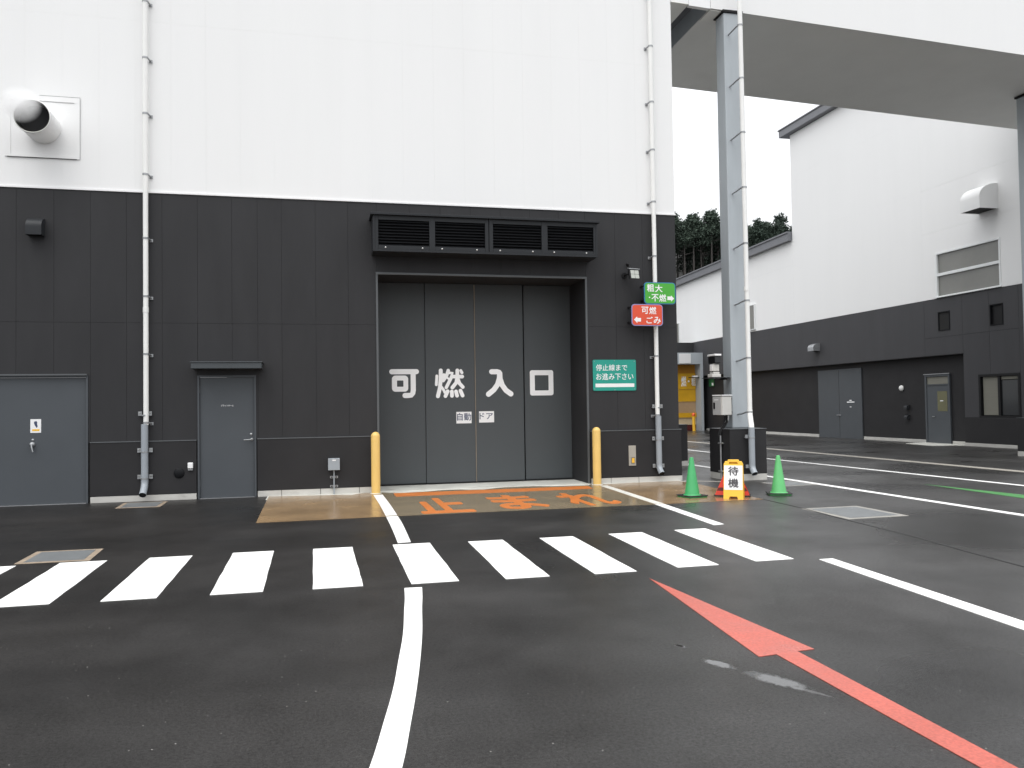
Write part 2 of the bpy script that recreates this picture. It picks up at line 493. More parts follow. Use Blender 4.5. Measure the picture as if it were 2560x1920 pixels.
    def stroke(s, pts, wd, T, mt, w=0.001, d=0.002, closed=False, caps=10, layer=0.0):
        """a brush stroke of width wd with round ends, as a thin solid"""
        P = [Vector((p[0], p[1])) for p in pts]
        h = wd/2
        w1 = w + d + layer
        if closed:
            n = len(P)
            outr, inr = [], []
            for i in range(n):
                d0 = (P[i]-P[i-1]).normalized()
                d1 = (P[(i+1) % n]-P[i]).normalized()
                nn = Vector((d0.y+d1.y, -(d0.x+d1.x))).normalized()
                k = h/max(0.35, nn.dot(Vector((d0.y, -d0.x))))
                outr.append(P[i]+nn*k)
                inr.append(P[i]-nn*k)
            vs = [T(p.x, p.y, w1) for p in outr+inr] + [T(p.x, p.y, w) for p in outr+inr]
            fs = []
            for i in range(n):
                j = (i+1) % n
                fs += [(i, j, n+j, n+i), (2*n+i, 2*n+j, j, i), (n+i, n+j, 3*n+j, 3*n+i)]
            return s.add(vs, fs, mt)
        left, right = [], []
        for i in range(len(P)):
            dd = (P[min(i+1, len(P)-1)]-P[max(i-1, 0)]).normalized()
            nn = Vector((-dd.y, dd.x))
            left.append(P[i]+nn*h)
            right.append(P[i]-nn*h)
        d0 = (P[1]-P[0]).normalized()
        d1 = (P[-1]-P[-2]).normalized()
        a0 = math.atan2(d0.y, d0.x)
        a1 = math.atan2(d1.y, d1.x)
        c0 = [P[0]+Vector((math.cos(a0+math.pi/2+math.pi*k/caps), math.sin(a0+math.pi/2+math.pi*k/caps)))*h for k in range(1, caps)]
        c1 = [P[-1]+Vector((math.cos(a1-math.pi/2+math.pi*k/caps), math.sin(a1-math.pi/2+math.pi*k/caps)))*h for k in range(1, caps)]
        out = right + c1 + left[::-1] + c0
        n = len(P)
        # strip faces keep the concave outline valid
        N = len(out)
        vs = [T(p.x, p.y, w1) for p in out] + [T(p.x, p.y, w) for p in out]
        R = list(range(n))
        C1 = list(range(n, n+len(c1)))
        Lr = list(range(n+len(c1), n+len(c1)+n))
        C0 = list(range(2*n+len(c1), N))
        Lf = Lr[::-1]
        fs = [(R[i], R[i+1], Lf[i+1], Lf[i]) for i in range(n-1)]
        fs.append([R[-1]] + C1 + [Lf[-1]])
        fs.append([Lf[0]] + C0 + [R[0]])
        fs += [(N+i, N+(i+1) % N, (i+1) % N, i) for i in range(N)]
        return s.add(vs, fs, mt)
    def build(s, name, parent=None, bevel=0.0, local=False):
        me = bpy.data.meshes.new(name)
        off = Vector((0, 0, 0)) if (local or parent is None) else WLOC.get(parent.name, Vector((0, 0, 0)))
        me.from_pydata([tuple(Vector(p)-off) for p in s.v], [], s.f)
        for k in s.mats:
            me.materials.append(M[k])
        for p, k, sm in zip(me.polygons, s.mi, s.sm):
            p.material_index = k
            p.use_smooth = sm
        me.update()
        o = bpy.data.objects.new(name, me)
        COL.objects.link(o)
        if parent is not None:
            o.parent = parent
            WLOC[o.name] = off
        else:
            WLOC[o.name] = Vector((0, 0, 0))
        if bevel:
            b = o.modifiers.new("edge", 'BEVEL')
            b.width = bevel
            b.segments = 2
            b.limit_method = 'ANGLE'
            b.angle_limit = R_(50)
        return o

def tag(o, label=None, cat=None, group=None, kind=None):
    if label: o['label'] = label
    if cat: o['category'] = cat
    if group: o['group'] = group
    if kind: o['kind'] = kind
    return o

def thing(name, loc, label, cat, group=None, rz=0.0):
    o = bpy.data.objects.new(name, None)
    COL.objects.link(o)
    o.location = loc
    o.rotation_euler = (0, 0, rz)
    o.empty_display_size = 0.2
    WLOC[o.name] = Vector(loc)
    return tag(o, label, cat, group)

D = 15.55                                   # the facade plane
DL = 16.60                                  # the sliding door plane
XR = 21.50                                  # the wall plane of the right-hand hall
XW = 21.80                                  # its recessed ground floor
def TF(Y):  return lambda u, v, w: (u, Y - w, v)          # a plane facing the camera side
def TG(z=0): return lambda u, v, w: (u, v, z + w)          # on the ground
def TR(X):  return lambda u, v, w: (X - w, -u, v)          # the hall wall, read from the lane (u = -Y)

def panels(mb, xs, zs, holes, T, mt, thick, gap):
    """cladding: one board per joint cell, cut round the openings"""
    for i in range(len(xs)-1):
        for j in range(len(zs)-1):
            rects = [(xs[i]+gap/2, xs[i+1]-gap/2, zs[j]+gap/2, zs[j+1]-gap/2)]
            for (a, b, c, d) in holes:
                nx = []
                for (p, q, r, s) in rects:
                    if b <= p or a >= q or d <= r or c >= s:
                        nx.append((p, q, r, s))
                        continue
                    if a > p: nx.append((p, a, r, s))
                    if b < q: nx.append((b, q, r, s))
                    lo, hi = max(p, a), min(q, b)
                    if c > r: nx.append((lo, hi, r, c))
                    if d < s: nx.append((lo, hi, d, s))
                rects = nx
            for (p, q, r, s) in rects:
                if q-p < 0.004 or s-r < 0.004: continue
                v = [T(p, r, 0), T(q, r, 0), T(q, s, 0), T(p, s, 0), T(p, r, -thick), T(q, r, -thick), T(q, s, -thick), T(p, s, -thick)]
                mb.add(v, [(0, 1, 2, 3), (1, 5, 6, 2), (4, 0, 3, 7), (3, 2, 6, 7), (4, 5, 1, 0)], mt)

def wobble(poly, step=0.25, amp=0.004):
    out = []
    n = len(poly)
    for i in range(n):
        a, b = Vector(poly[i]), Vector(poly[(i+1) % n])
        k = max(1, int((b-a).length/step))
        nn = Vector((-(b-a).y, (b-a).x)).normalized()
        for j in range(k):
            p = a + (b-a)*j/k
            if j: p += nn*random.uniform(-amp, amp)
            out.append((p.x, p.y))
    return out

def ccw(poly):
    a = sum(poly[i][0]*poly[(i+1) % len(poly)][1] - poly[(i+1) % len(poly)][0]*poly[i][1] for i in range(len(poly)))
    return poly if a > 0 else poly[::-1]

def marking(name, poly, mt, z=0.004, amp=0.004, label=None, group=None, step=0.25):
    mb = MB()
    mb.prism(ccw(wobble(poly, step, amp)), 0.0005, z, mt)
    return tag(mb.build(name), label, None, group, 'structure')

# ================================================================== SETTING: ground and markings
g = MB()
g.add([(-260, -60, 0), (300, -60, 0), (300, 420, 0), (-260, 420, 0)], [(0, 1, 2, 3)], 'asphalt')
tag(g.build('ground'), kind='structure')

g = MB()
back = [(7.12, 15.46), (6.15, 15.47), (5.5, 15.36), (5.26, 15.50), (5.10, 15.26), (4.76, 15.26), (4.37, 15.36), (3.96, 15.58), (3.60, 15.60),
        (3.28, 15.44), (2.99, 15.24), (2.71, 15.27), (2.58, 15.42), (2.20, 15.44), (1.95, 15.30), (1.42, 15.20), (1.22, 15.27), (1.08, 15.44),
        (0.9, 15.49), (0.73, 15.49), (0.51, 15.22), (0.2, 15.32), (-0.3, 15.40), (-0.98, 15.50)]
poly = [(-0.93, 11.97), (1.0, 12.02), (3.0, 12.03), (5.4, 12.02), (7.04, 12.04), (7.2, 14.7)] + back
g.prism(ccw(poly), 0.0008, 0.0060, 'tan')
tag(g.build('paving'), kind='structure')

g = MB()
g.box(-1.0, 7.18, 14.95, 15.53, 0.0, 0.0035, 'apron')
g.box(1.0, 5.24, 15.531, 16.7, 0.0, 0.012, 'apron')
tag(g.build('pavement'), kind='structure')
g = MB()
g.prism(ccw([(7.22, 15.40), (7.26, 15.50), (8.03, 15.0), (8.0, 14.9)]), 0, 0.004, 'kerb')
g.box(14.72, 15.02, 5, 60, 0, 0.004, 'kerb')
tag(g.build('kerb_strip'), kind='structure')

STR = [(-3.60, 9.47, -3.58, 7.50, 0.46), (-2.73, 9.50, -2.70, 7.50, 0.46), (-1.85, 9.52, -1.84, 7.47, 0.44), (-0.99, 9.55, -0.965, 7.45, 0.44),
       (-0.12, 9.53, -0.10, 7.42, 0.44), (0.78, 9.53, 0.77, 7.37, 0.435), (1.66, 9.47, 1.635, 7.32, 0.42), (2.53, 9.45, 2.49, 7.29, 0.42),
       (3.42, 9.48, 3.355, 7.34, 0.44), (4.305, 9.51, 4.225, 7.39, 0.43)]
for (xa, ya, xb, yb, w) in STR:
    marking('crosswalk_stripe', [(xb, yb), (xb+w, yb), (xa+w, ya), (xa, ya)], 'paint_white', group='crosswalk stripes')
L_ = [(0.69, 7.22), (0.655, 6.82), (0.61, 6.42), (0.54, 5.78), (0.45, 5.16), (0.375, 4.66), (0.29, 4.20), (0.19, 3.69), (0.06, 3.2), (-0.12, 2.6)]
R2 = [(0.845, 7.21), (0.805, 6.85), (0.76, 6.50), (0.675, 5.78), (0.585, 5.14), (0.50, 4.60), (0.42, 4.14), (0.33, 3.65), (0.205, 3.15), (0.03, 2.55)]
def lane(name, left, right, mt, **k):
    mb = MB()
    n = len(left)
    vs = [(x, y, 0.0045) for x, y in left] + [(x, y, 0.0045) for x, y in right]
    vs += [(x, y, 0.0) for x, y in left] + [(x, y, 0.0) for x, y in right]
    fs = [(i, n+i, n+i+1, i+1)[::-1] for i in range(n-1)] + [(i, i+1, 2*n+i+1, 2*n+i) for i in range(n-1)] + [(n+i+1, n+i, 3*n+i, 3*n+i+1) for i in range(n-1)]
    fs += [(0, 2*n, 3*n, n), (n-1, 2*n-1, 4*n-1, 3*n-1)]
    mb.add(vs, fs, mt)
    return tag(mb.build(name), kind='structure', **k)
def smooth_line(pts, k=4):
    out = []
    n = len(pts)
    for i in range(n-1):
        p0, p1, p2, p3 = (Vector(pts[max(0, min(n-1, j))]) for j in (i-1, i, i+1, i+2))
        for s in range(k):
            t = s/k
            q = 0.5*((2*p1) + (p2-p0)*t + (2*p0-5*p1+4*p2-p3)*t*t + (3*p1-p0-3*p2+p3)*t**3)
            out.append((q.x, q.y))
    out.append(tuple(pts[-1]))
    return out
lane('lane_line', smooth_line(L_), smooth_line(R2), 'paint_white')
lane('lane_line', smooth_line([(0.89, 14.99), (0.90, 13.6), (0.892, 12.08)]), smooth_line([(1.055, 15.0), (1.065, 13.6), (1.06, 12.09)]), 'paint_white').location.z = 0.006
lane('lane_line', smooth_line([(0.893, 12.06), (0.885, 11.3), (0.87, 10.4), (0.85, 9.64)]), smooth_line([(1.06, 12.07), (1.055, 11.3), (1.03, 10.4), (1.005, 9.66)]), 'paint_white')
lane('lane_line', [(5.29, 15.08), (5.13, 12.04)], [(5.43, 15.08), (5.28, 12.04)], 'paint_worn').location.z = 0.006
lane('lane_line', [(5.13, 12.03), (4.97, 9.73)], [(5.28, 12.03), (5.13, 9.76)], 'paint_white')
lane('lane_line', [(4.875, 7.29), (4.70, 4.7), (4.52, 2.0)], [(5.03, 7.29), (4.87, 4.74), (4.70, 2.0)], 'paint_white')
marking('lane_line', [(9.25, 4), (9.40, 4), (9.40, 70), (9.25, 70)], 'paint_white', step=1)
marking('lane_line', [(12.62, 4), (12.77, 4), (12.52, 14), (12.28, 21), (12.2, 70), (12.05, 70), (12.13, 21), (12.38, 14)], 'paint_white', step=1)
marking('arrow_marking', [(2.90, 6.96), (2.655, 4.63), (2.785, 4.645), (2.765, 3.0), (2.74, 1.5), (2.89, 1.5), (2.915, 3.0), (2.945, 4.665), (3.075, 4.675)], 'paint_red', step=0.5, amp=0.003)
marking('arrow_marking', [(11.08, 13.15), (10.9, 10.75), (11.02, 10.76), (10.98, 7), (11.16, 7), (11.2, 10.78), (11.32, 10.8)], 'paint_green', step=0.5)
o = marking('stop_line', [(1.27, 14.60), (4.99, 14.64), (5.05, 15.14), (1.27, 15.18)], 'paint_orange', amp=0.012)
o.location.z = 0.006
g = MB()
TT = TG(0.006)
g.text("止", (1.44, 2.27, 12.09, 14.12), TT, 'paint_orange', w=0.0005, d=0.003, off=0.035)
g.text("ま", (2.73, 3.52, 12.17, 14.12), TT, 'paint_orange', w=0.0005, d=0.003, off=0.035)
g.text("れ", (3.93, 4.74, 12.20, 14.06), TT, 'paint_orange', w=0.0005, d=0.003, off=0.035)
tag(g.build('road_lettering'), kind='structure')
g = MB()
sm = [(7.05, 12.04), (7.00, 10.9), (6.84, 9.55), (6.71, 8.08), (6.57, 7.2), (6.3, 5)]
lane('asphalt_seam', [(x-0.014, y) for x, y in sm], [(x+0.014, y) for x, y in sm], 'seam')
# thin film of rain water left in a hollow beside the arrow
def blob(cx, cy, ax, ay, rot, n=40, seed=1, amp=0.35):
    rnd = random.Random(seed)
    ph = [(rnd.uniform(0, 6.28), rnd.uniform(0.2, 1)*amp/(k+1)) for k in range(7)]
    pts = []
    for i in range(n):
        a = 2*math.pi*i/n
        r = 1 + sum(p[1]*math.sin((k+2)*a+p[0]) for k, p in enumerate(ph))
        x, y = ax*r*math.cos(a), ay*r*math.sin(a)
        pts.append((cx+x*math.cos(rot)-y*math.sin(rot), cy+x*math.sin(rot)+y*math.cos(rot)))
    return pts

# ================================================================== MAIN BUILDING
TOPZ = 11.6
mb_root = thing('main_building', (0, D, 0), "large windowless hall with white upper cladding, charcoal lower cladding and grey sliding entrance doors", "building")
XJ = [-14.04, -13.44, -12.84, -12.24, -11.64, -11.04, -10.44, -9.84, -9.24, -8.64, -8.04, -7.44, -6.85, -6.35, -5.76, -5.165, -4.57, -3.985, -3.395, -2.80, -2.20, -1.605, -1.155, -0.725, -0.11, 0.49,
      1.03, 1.66, 2.26, 2.86, 3.46, 4.06, 4.66, 5.22, 5.86, 6.46, 7.20]
OPEN = [(-5.98, -4.02, -1, 2.245), (-2.205, -1.195, -1, 2.235), (1.01, 5.235, -1, 4.19)]
w = MB()
panels(w, XJ, [1.06, 3.185, 5.53], OPEN, TF(D), 'dark_wall', 0.03, 0.0035)
# joint backing and core of the wall, in pieces round the openings
for (a, b) in ((-14.04, -5.98), (-4.02, -2.205), (-1.195, 1.01), (5.235, 7.19)):
    w.box(a, b, D+0.012, D+0.25, 0.0, 5.53, 'dark_joint')
w.box(-5.98, -4.02, D+0.012, D+0.25, 2.245, 5.53, 'dark_joint')
w.box(-2.205, -1.195, D+0.012, D+0.25, 2.235, 5.53, 'dark_joint')
w.box(1.01, 5.235, D+0.012, D+0.25, 4.19, 5.53, 'dark_joint')
# return wall along the lane
w.box(7.17, 7.20, D+0.03, 33, 0, 5.53, 'dark_wall')
w.build('lower_wall', mb_root)
w = MB()
XJW = [-14.04 + 0.6*i for i in range(36)]
XJW = [x for x in XJW if x < 6.9] + [7.20]
panels(w, XJW, [5.565, 8.66, TOPZ], [], TF(D), 'white_wall', 0.03, 0.0009)
w.box(-14.04, 7.19, D+0.006, D+0.25, 5.53, TOPZ, 'white_back')
w.box(7.17, 7.20, D+0.03, 33, 5.53, TOPZ, 'white_wall')
w.box(-14.04, 7.17, D+0.25, 33, TOPZ-0.3, TOPZ-0.05, 'white_back')
w.build('upper_wall', mb_root)
w = MB()
w.box(-14.04, 7.215, D-0.018, D+0.02, 5.532, 5.562, 'white')
w.build('drip_flashing', mb_root)
w = MB()
for (a, b) in ((-14.04, -6.02), (-3.985, -2.225), (-1.175, 0.985), (5.262, 7.235)):
    w.box(a, b, D-0.035, D+0.01, 0.112, 1.055, 'dado')
w.box(7.20, 7.235, D+0.01, 33, 0.112, 1.055, 'dado')
w.build('dado', mb_root, bevel=0.008)
for (a, b) in ((-14.04, -6.02), (-3.985, -2.225), (-1.175, 0.985), (5.262, 7.24)):
    w = MB()
    w.box(a, b, D-0.042, D-0.0005, 1.0555, 1.072, 'trim')  # paler strip stands in for light caught on the dado's top edge
    w.build('dado_lit_edge', mb_root, bevel=0.002)
def plinth_run(a, b, cuts=()):
    w = MB()
    xs = [a] + [c for c in cuts if a < c < b] + [b]
    for i in range(len(xs)-1):
        w.box(xs[i]+0.004, xs[i+1]-0.004, D-0.03, D+0.01, 0, 0.11, 'plinth')
    w.build('plinth', mb_root, bevel=0.005)
plinth_run(-14.04, -6.02)
plinth_run(-3.985, -2.225)
plinth_run(-1.175, 0.985, (-0.75, -0.05, 0.66))
plinth_run(5.262, 7.245, (5.68, 6.28))
w = MB()
w.box(7.20, 7.24, D+0.01, 33, 0, 0.11, 'plinth')
w.build('plinth', mb_root, bevel=0.005)

# entrance recess with its reveals
w = MB()
w.box(1.01, 1.03, D+0.02, DL+0.05, 0.012, 4.19, 'dark_wall')
w.box(5.215, 5.235, D+0.02, DL+0.05, 0.012, 4.19, 'dark_wall')
w.box(1.03, 5.215, D+0.02, DL+0.25, 4.17, 4.19, 'dark_wall')
w.box(1.03, 5.215, DL+0.12, DL+0.2, 0.0, 4.17, 'black')
w.build('entrance_reveal', mb_root)
w = MB()
w.box(1.005, 1.045, D-0.022, D+0.019, 0.012, 4.15, 'trim')
w.box(5.20, 5.24, D-0.022, D+0.019, 0.012, 4.15, 'trim')
w.box(1.005, 5.24, D-0.022, D+0.019, 4.152, 4.195, 'trim')
w.build('entrance_frame', mb_root, bevel=0.004)

S5 = lambda x, y: (1.33 + (x-255)*0.60/257, 2.385 - (y-290)*0.59/245)
b1k = 0.0016615*0.905
def B1(x, y):                   # sketch units of the big characters to metres on the door
    return (3.34 + (x-1185)*0.58/380, 2.38 - (y-345)*0.585/385)
TD = TF(DL)
leaves = []
for i, (a, b, dy) in enumerate(((1.04, 2.065, 0.02), (2.07, 3.098, 0.0), (3.122, 4.15, 0.0), (4.18, 5.21, 0.035))):
    w = MB()
    w.box(a, b, DL+dy, DL+dy+0.06, 0.035, 4.165, 'leaf')
    lf = w.build('door_leaf', mb_root, bevel=0.006)
    leaves.append((lf, DL+dy))
w = MB()
w.box(3.101, 3.119, DL-0.006, DL+0.05, 0.035, 4.15, 'seal')
w.build('door_seal', mb_root)
w = MB()
w.box(1.04, 5.21, DL-0.03, DL+0.09, 0.0125, 0.028, 'black')
w.build('door_track', mb_root)
# 可
ly = 0.00025
def chars(strokes, T, mp, mt, mbx, kx):
    for i, (pts, wd, cl) in enumerate(strokes):
        mbx.stroke([mp(*p) for p in pts], wd*kx*1.07, T, mt, w=0.0006, d=0.0012, closed=cl, layer=i*ly)
kz = 0.60/257
w = MB()
chars([([(277, 311), (492, 311)], 42, False),
       ([(463, 318), (463, 470), (458, 496), (445, 511), (420, 514), (390, 514)], 42, False),
       ],
      TF(leaves[0][1]), S5, 'letter', w, kz)
w_ka = w
kb = 0.58/380
w = MB()
chars([([(506, 436), (497, 555)], 36, False),
       ([(560, 362), (558, 480), (545, 600), (517, 712)], 50, False),
       ([(602, 420), (588, 462)], 38, False),
       ([(570, 590), (598, 630), (612, 662)], 34, False),
       ([(662, 362), (640, 430), (592, 500)], 44, False),
       ([(655, 395), (716, 397), (700, 465), (632, 594)], 42, False),
       ([(625, 440), (668, 478)], 26, False),
       ([(735, 446), (854, 446)], 46, False),
       ([(787, 362), (786, 450), (770, 530), (716, 596)], 48, False),
       ([(790, 470), (815, 540), (860, 590)], 46, False),
       ([(835, 365), (850, 393)], 38, False),
       ([(650, 646), (620, 711)], 48, False),
       ([(708, 650), (709, 708)], 48, False),
       ([(765, 650), (779, 707)], 48, False),
       ([(827, 640), (855, 706)], 48, False)], TF(leaves[1][1]), B1, 'letter', w, kb)
w.build('lettering', leaves[1][0])
w = MB()
chars([([(1265, 382), (1345, 382), (1368, 388), (1377, 410)], 66, False),
       ([(1376, 405), (1374, 470), (1345, 560), (1292, 632), (1217, 692)], 68, False),
       ([(1378, 405), (1382, 480), (1412, 570), (1462, 640), (1532, 691)], 68, False)], TF(leaves[2][1]), B1, 'letter', w, kb)
w.build('lettering', leaves[2][0])
w = MB()
def ring(mbx, outer, inner, T, mt, z0, z1):
    n = len(outer)
    vs = [T(u, v, z1) for u, v in outer+inner] + [T(u, v, z0) for u, v in outer+inner]
    fs = []
    for k in range(n):
        m_ = (k+1) % n
        fs += [(k, m_, n+m_, n+k), (2*n+k, 2*n+m_, m_, k), (n+k, n+m_, 3*n+m_, 3*n+k)]
    mbx.add(vs, fs, mt)
def rrect(x0, x1, z0, z1, r, n=5):
    out = []
    for cx, cz, a0 in ((x1-r, z1-r, 0), (x0+r, z1-r, 90), (x0+r, z0+r, 180), (x1-r, z0+r, 270)):
        for k in range(n+1):
            a = R_(a0+90*k/n)
            out.append((cx+r*math.cos(a), cz+r*math.sin(a)))
    return out
ax, az = B1(1813, 717)
bx_, bz = B1(2152, 363)
cx_, cz_ = B1(1883, 647)
dx_, dz = B1(2082, 433)
(ka, kc), (kb_, kd) = S5(277, 481), S5(419, 344)
(ke, kg), (kf, kh) = S5(321, 439), S5(377, 386)
ring(w_ka, rrect(ka, kb_, kc, kd, 0.07), rrect(ke, kf, kg, kh, 0.012), TF(leaves[0][1]), 'letter', 0.0006, 0.0021)
w_ka.build('lettering', leaves[0][0])
ring(w, rrect(ax, bx_, az, bz, 0.045), rrect(cx_, dx_, cz_, dz, 0.008), TF(leaves[3][1]), 'letter', 0.0006, 0.002)
w.build('lettering', leaves[3][0])
w = MB()
w.box(2.70, 3.02, DL-0.0015, DL, 1.252, 1.492, 'white')
w.text("自動", (2.715, 3.012, 1.31, 1.468), TD, 'navy', w=0.0016, d=0.0008, off=0.012)
w.build('door_notice', leaves[1][0])
w = MB()
w.box(3.18, 3.50, DL-0.0015, DL, 1.262, 1.496, 'white')
w.text("ドア", (3.19, 3.475, 1.33, 1.46), TD, 'navy', w=0.0016, d=0.0008, off=0.012)
w.build('door_notice', leaves[2][0])

# louvred hood over the entrance
w = MB()
HY = D-0.5
w.box(0.93, 5.31, HY, D-0.001, 4.505, 4.545, 'louver_frame')
w.box(0.93, 0.97, HY, D-0.001, 4.5451, 5.18, 'louver_frame')
w.box(5.27, 5.31, HY, D-0.001, 4.5451, 5.18, 'louver_frame')
w.box(0.89, 5.35, HY-0.05, D-0.001, 5.181, 5.225, 'louver_frame')
for (a, b) in ((0.971, 1.03), (1.98, 2.09), (3.05, 3.118), (3.13, 3.205), (4.17, 4.29), (5.23, 5.269)):
    w.box(a, b, HY+0.002, HY+0.05, 4.546, 5.18, 'louver_frame')
for (a, b) in ((1.031, 1.979), (2.091, 3.049), (3.206, 4.169), (4.291, 5.229)):
    w.box(a, b, HY+0.004, HY+0.05, 4.546, 4.615, 'louver_frame')
    w.box(a, b, HY+0.004, HY+0.05, 5.095, 5.18, 'louver_frame')
hood = w.build('louvre_hood', mb_root, bevel=0.004)
for (a, b) in ((1.031, 1.979), (2.091, 3.049), (3.206, 4.169), (4.291, 5.229)):
    w = MB()
    n = 9
    for k in range(n):
        z = 4.632 + k*(5.075-4.632)/(n-1)
        v = [(a, HY+0.012, z-0.014), (b, HY+0.012, z-0.014), (b, HY+0.065, z+0.026), (a, HY+0.065, z+0.026)]
        v2 = [(x, y, zz+0.004) for x, y, zz in v]
        w.add(v+v2, [(0, 3, 2, 1), (4, 5, 6, 7), (0, 1, 5, 4)], 'louver')
    w.box(a, b, HY+0.10, HY+0.12, 4.616, 5.094, 'black')
    w.build('louvre', hood)
for x in (1.16, 1.85, 2.22, 2.89, 3.34, 3.99, 4.42, 5.08):
    w = MB()
    w.lathe([(0.0, 0.018), (0.010, 0.014), (0.015, 0.0)], 'white_pipe', (x, HY+0.004, 4.582), 10, '-y')
    w.build('bolt', hood)

# personnel doors
def leaf_door(x0, x1, z1, frame_w=0.035):
    w = MB()
    w.box(x0, x1, D+0.02, D+0.06, 0.012, z1-0.035, 'door')
    d = w.build('door', mb_root, bevel=0.003)
    w = MB()
    w.box(x0-frame_w, x0-0.003, D-0.02, D+0.09, 0.0, z1-0.032, 'door')
    w.box(x1+0.003, x1+frame_w, D-0.02, D+0.09, 0.0, z1-0.032, 'door')
    w.box(x0-frame_w, x1+frame_w, D-0.02, D+0.09, z1-0.031, z1, 'door')
    w.box(x0, x1, D-0.01, D+0.07, 0.0, 0.010, 'galv')
    w.build('door_frame', d)
    return d
d3 = leaf_door(-2.172, -1.228, 2.235)
w = MB()
w.lathe([(0.0, 0.012), (0.024, 0.012), (0.026, 0.0)], 'galv', (-1.285, D+0.02, 1.15), 16, '-y')
w.lathe([(0.0, 0.012), (0.024, 0.012), (0.026, 0.0)], 'galv', (-1.275, D+0.02, 1.055), 16, '-y')
w.tube([(-1.275, D+0.02, 1.055), (-1.275, D-0.035, 1.055), (-1.29, D-0.045, 1.055), (-1.41, D-0.045, 1.05)], 0.010, 'galv', 10)
w.build('door_handle', d3)
w = MB()
w.text("プラットホーム", (-1.81, -1.59, 1.665, 1.70), TF(D+0.02), 'letter', w=0.0004, d=0.0006, off=0.01)
w.build('lettering', d3)
for z in (0.27, 1.98):
    w = MB()
    w.box(-2.178, -2.166, D+0.004, D+0.019, z-0.06, z+0.06, 'trim')
    w.build('hinge', d3)
w = MB()
w.box(-2.27, -1.07, D-0.35, D-0.001, 2.345, 2.45, 'canopy')
w.box(-2.285, -1.055, D-0.365, D-0.001, 2.451, 2.468, 'canopy')
w.build('door_canopy', mb_root, bevel=0.006)
dl = leaf_door(-5.945, -4.055, 2.245)
w = MB()
w.box(-6.03, -4.03, D-0.06, D-0.0205, 2.247, 2.275, 'trim')
w.build('drip_rail', dl)
w = MB()
w.box(-4.944, -4.776, D+0.0185, D+0.0200, 1.255, 1.492, 'white')
w.prism(ccw(blob(-4.858, 1.41, 0.028, 0.045, 0, 24, 5, 0.3)), 0.0016, 0.0024, 'navy', TF(D+0.02))
w.box(-4.853, -4.838, D+0.0170, D+0.0183, 1.345, 1.43, 'navy')
w.box(-4.915, -4.80, D+0.0170, D+0.0183, 1.285, 1.318, 'aframe')
w.build('door_notice', dl)
w = MB()
w.lathe([(0.0, 0.014), (0.02, 0.014), (0.022, 0.0)], 'galv', (-4.905, D+0.02, 1.13), 16, '-y')
w.lathe([(0.0, 0.05), (0.03, 0.048), (0.044, 0.02), (0.046, 0.0)], 'galv', (-4.91, D+0.02, 1.055), 16, '-y')
w.tube([(-4.912, D-0.03, 1.055), (-4.905, D-0.045, 1.01), (-4.885, D-0.05, 0.925)], [0.016, 0.014, 0.011], 'galv', 10)
w.build('door_handle', dl)

# ================================================================== fittings on the facade
def downpipe(name, label, px, base_x, ztop, zj, yw, brk, flg, side, mouth):
    """white pipe above, wider grey pipe below with a kicked outlet"""
    t = thing(name, (base_x, yw, 0), label, "downpipe", None)
    y = yw-0.10
    w = MB()
    w.tube([(px, y, zj), (px, y, ztop)], 0.044, 'white_pipe', 20)
    w.tube([(px, y, zj+2.0), (px, y, zj+2.09)], 0.049, 'white_pipe', 20)
    w.build('upper_pipe', t)
    w = MB()
    w.tube([(base_x, y, 0.36), (base_x, y, zj+0.012)], 0.0595, 'grey_pipe', 22, caps=False)
    w.tube([(base_x, y, zj+0.0), (base_x, y, zj+0.013)], [0.0595, 0.047], 'grey_pipe', 22)
    path = []
    for k in range(7):
        a = R_(50)*k/6
        path.append((base_x, y-0.16*(1-math.cos(a)), 0.36-0.16*math.sin(a)))
    e = Vector(path[-1])
    dd = Vector((0, -math.sin(R_(50)), -math.cos(R_(50))))
    path.append(tuple(e+dd*mouth))
    w.tube(path, 0.0595, 'grey_pipe', 22, caps=False)
    w.tube(path[-3:], 0.052, 'black', 22, caps=False)
    c = e+dd*(mouth-0.012)
    # dark throat a little inside the mouth
    w.tube([tuple(c-dd*0.004), tuple(c)], 0.0575, 'black', 22)
    w.build('lower_pipe', t)
    for z in brk:
        w = MB()
        w.tube([(px, y, z-0.016), (px, y, z+0.016)], 0.051, 'galv', 18)
        w.tube([(px+side*0.045, y+0.005, z-0.004), (px+side*0.07, y+0.05, z-0.02), (px+side*0.075, yw, z-0.02)], 0.015, 'galv', 8)
        w.box(px+side*0.05, px+side*0.105, yw-0.02, yw-0.001, z-0.05, z+0.004, 'galv')
        w.build('pipe_bracket', t)
    for z in flg:
        r = 0.064 if z < zj else 0.05
        w = MB()
        w.tube([(base_x, y, z-0.012), (base_x, y, z+0.012)], r, 'galv', 20)
        for s in (-1, 1):
            w.box(base_x+s*(r+0.002), base_x+s*(r+0.062), y+0.03, y+0.045, z-0.008, z+0.068, 'galv')
            w.lathe([(0.0, 0.014), (0.011, 0.01), (0.012, 0.0)], 'steel', (base_x+s*(r+0.034), y+0.03, z+0.04), 8, '-y')
            w.box(base_x+s*(r+0.006), base_x+s*(r+0.055), y+0.045, yw, z+0.0, z+0.012, 'galv')
        w.build('pipe_bracket', t)
    return t
downpipe('downpipe', "white rain pipe with grey lower end between the wide door and the narrow canopied door", -3.055, -3.08, 12.4, 1.36, D,
         (11.1, 10.05, 8.98, 7.95, 6.94, 5.84, 4.69, 3.65, 2.62, 1.40), (1.53, 0.88, 0.41), 1, 0.16)
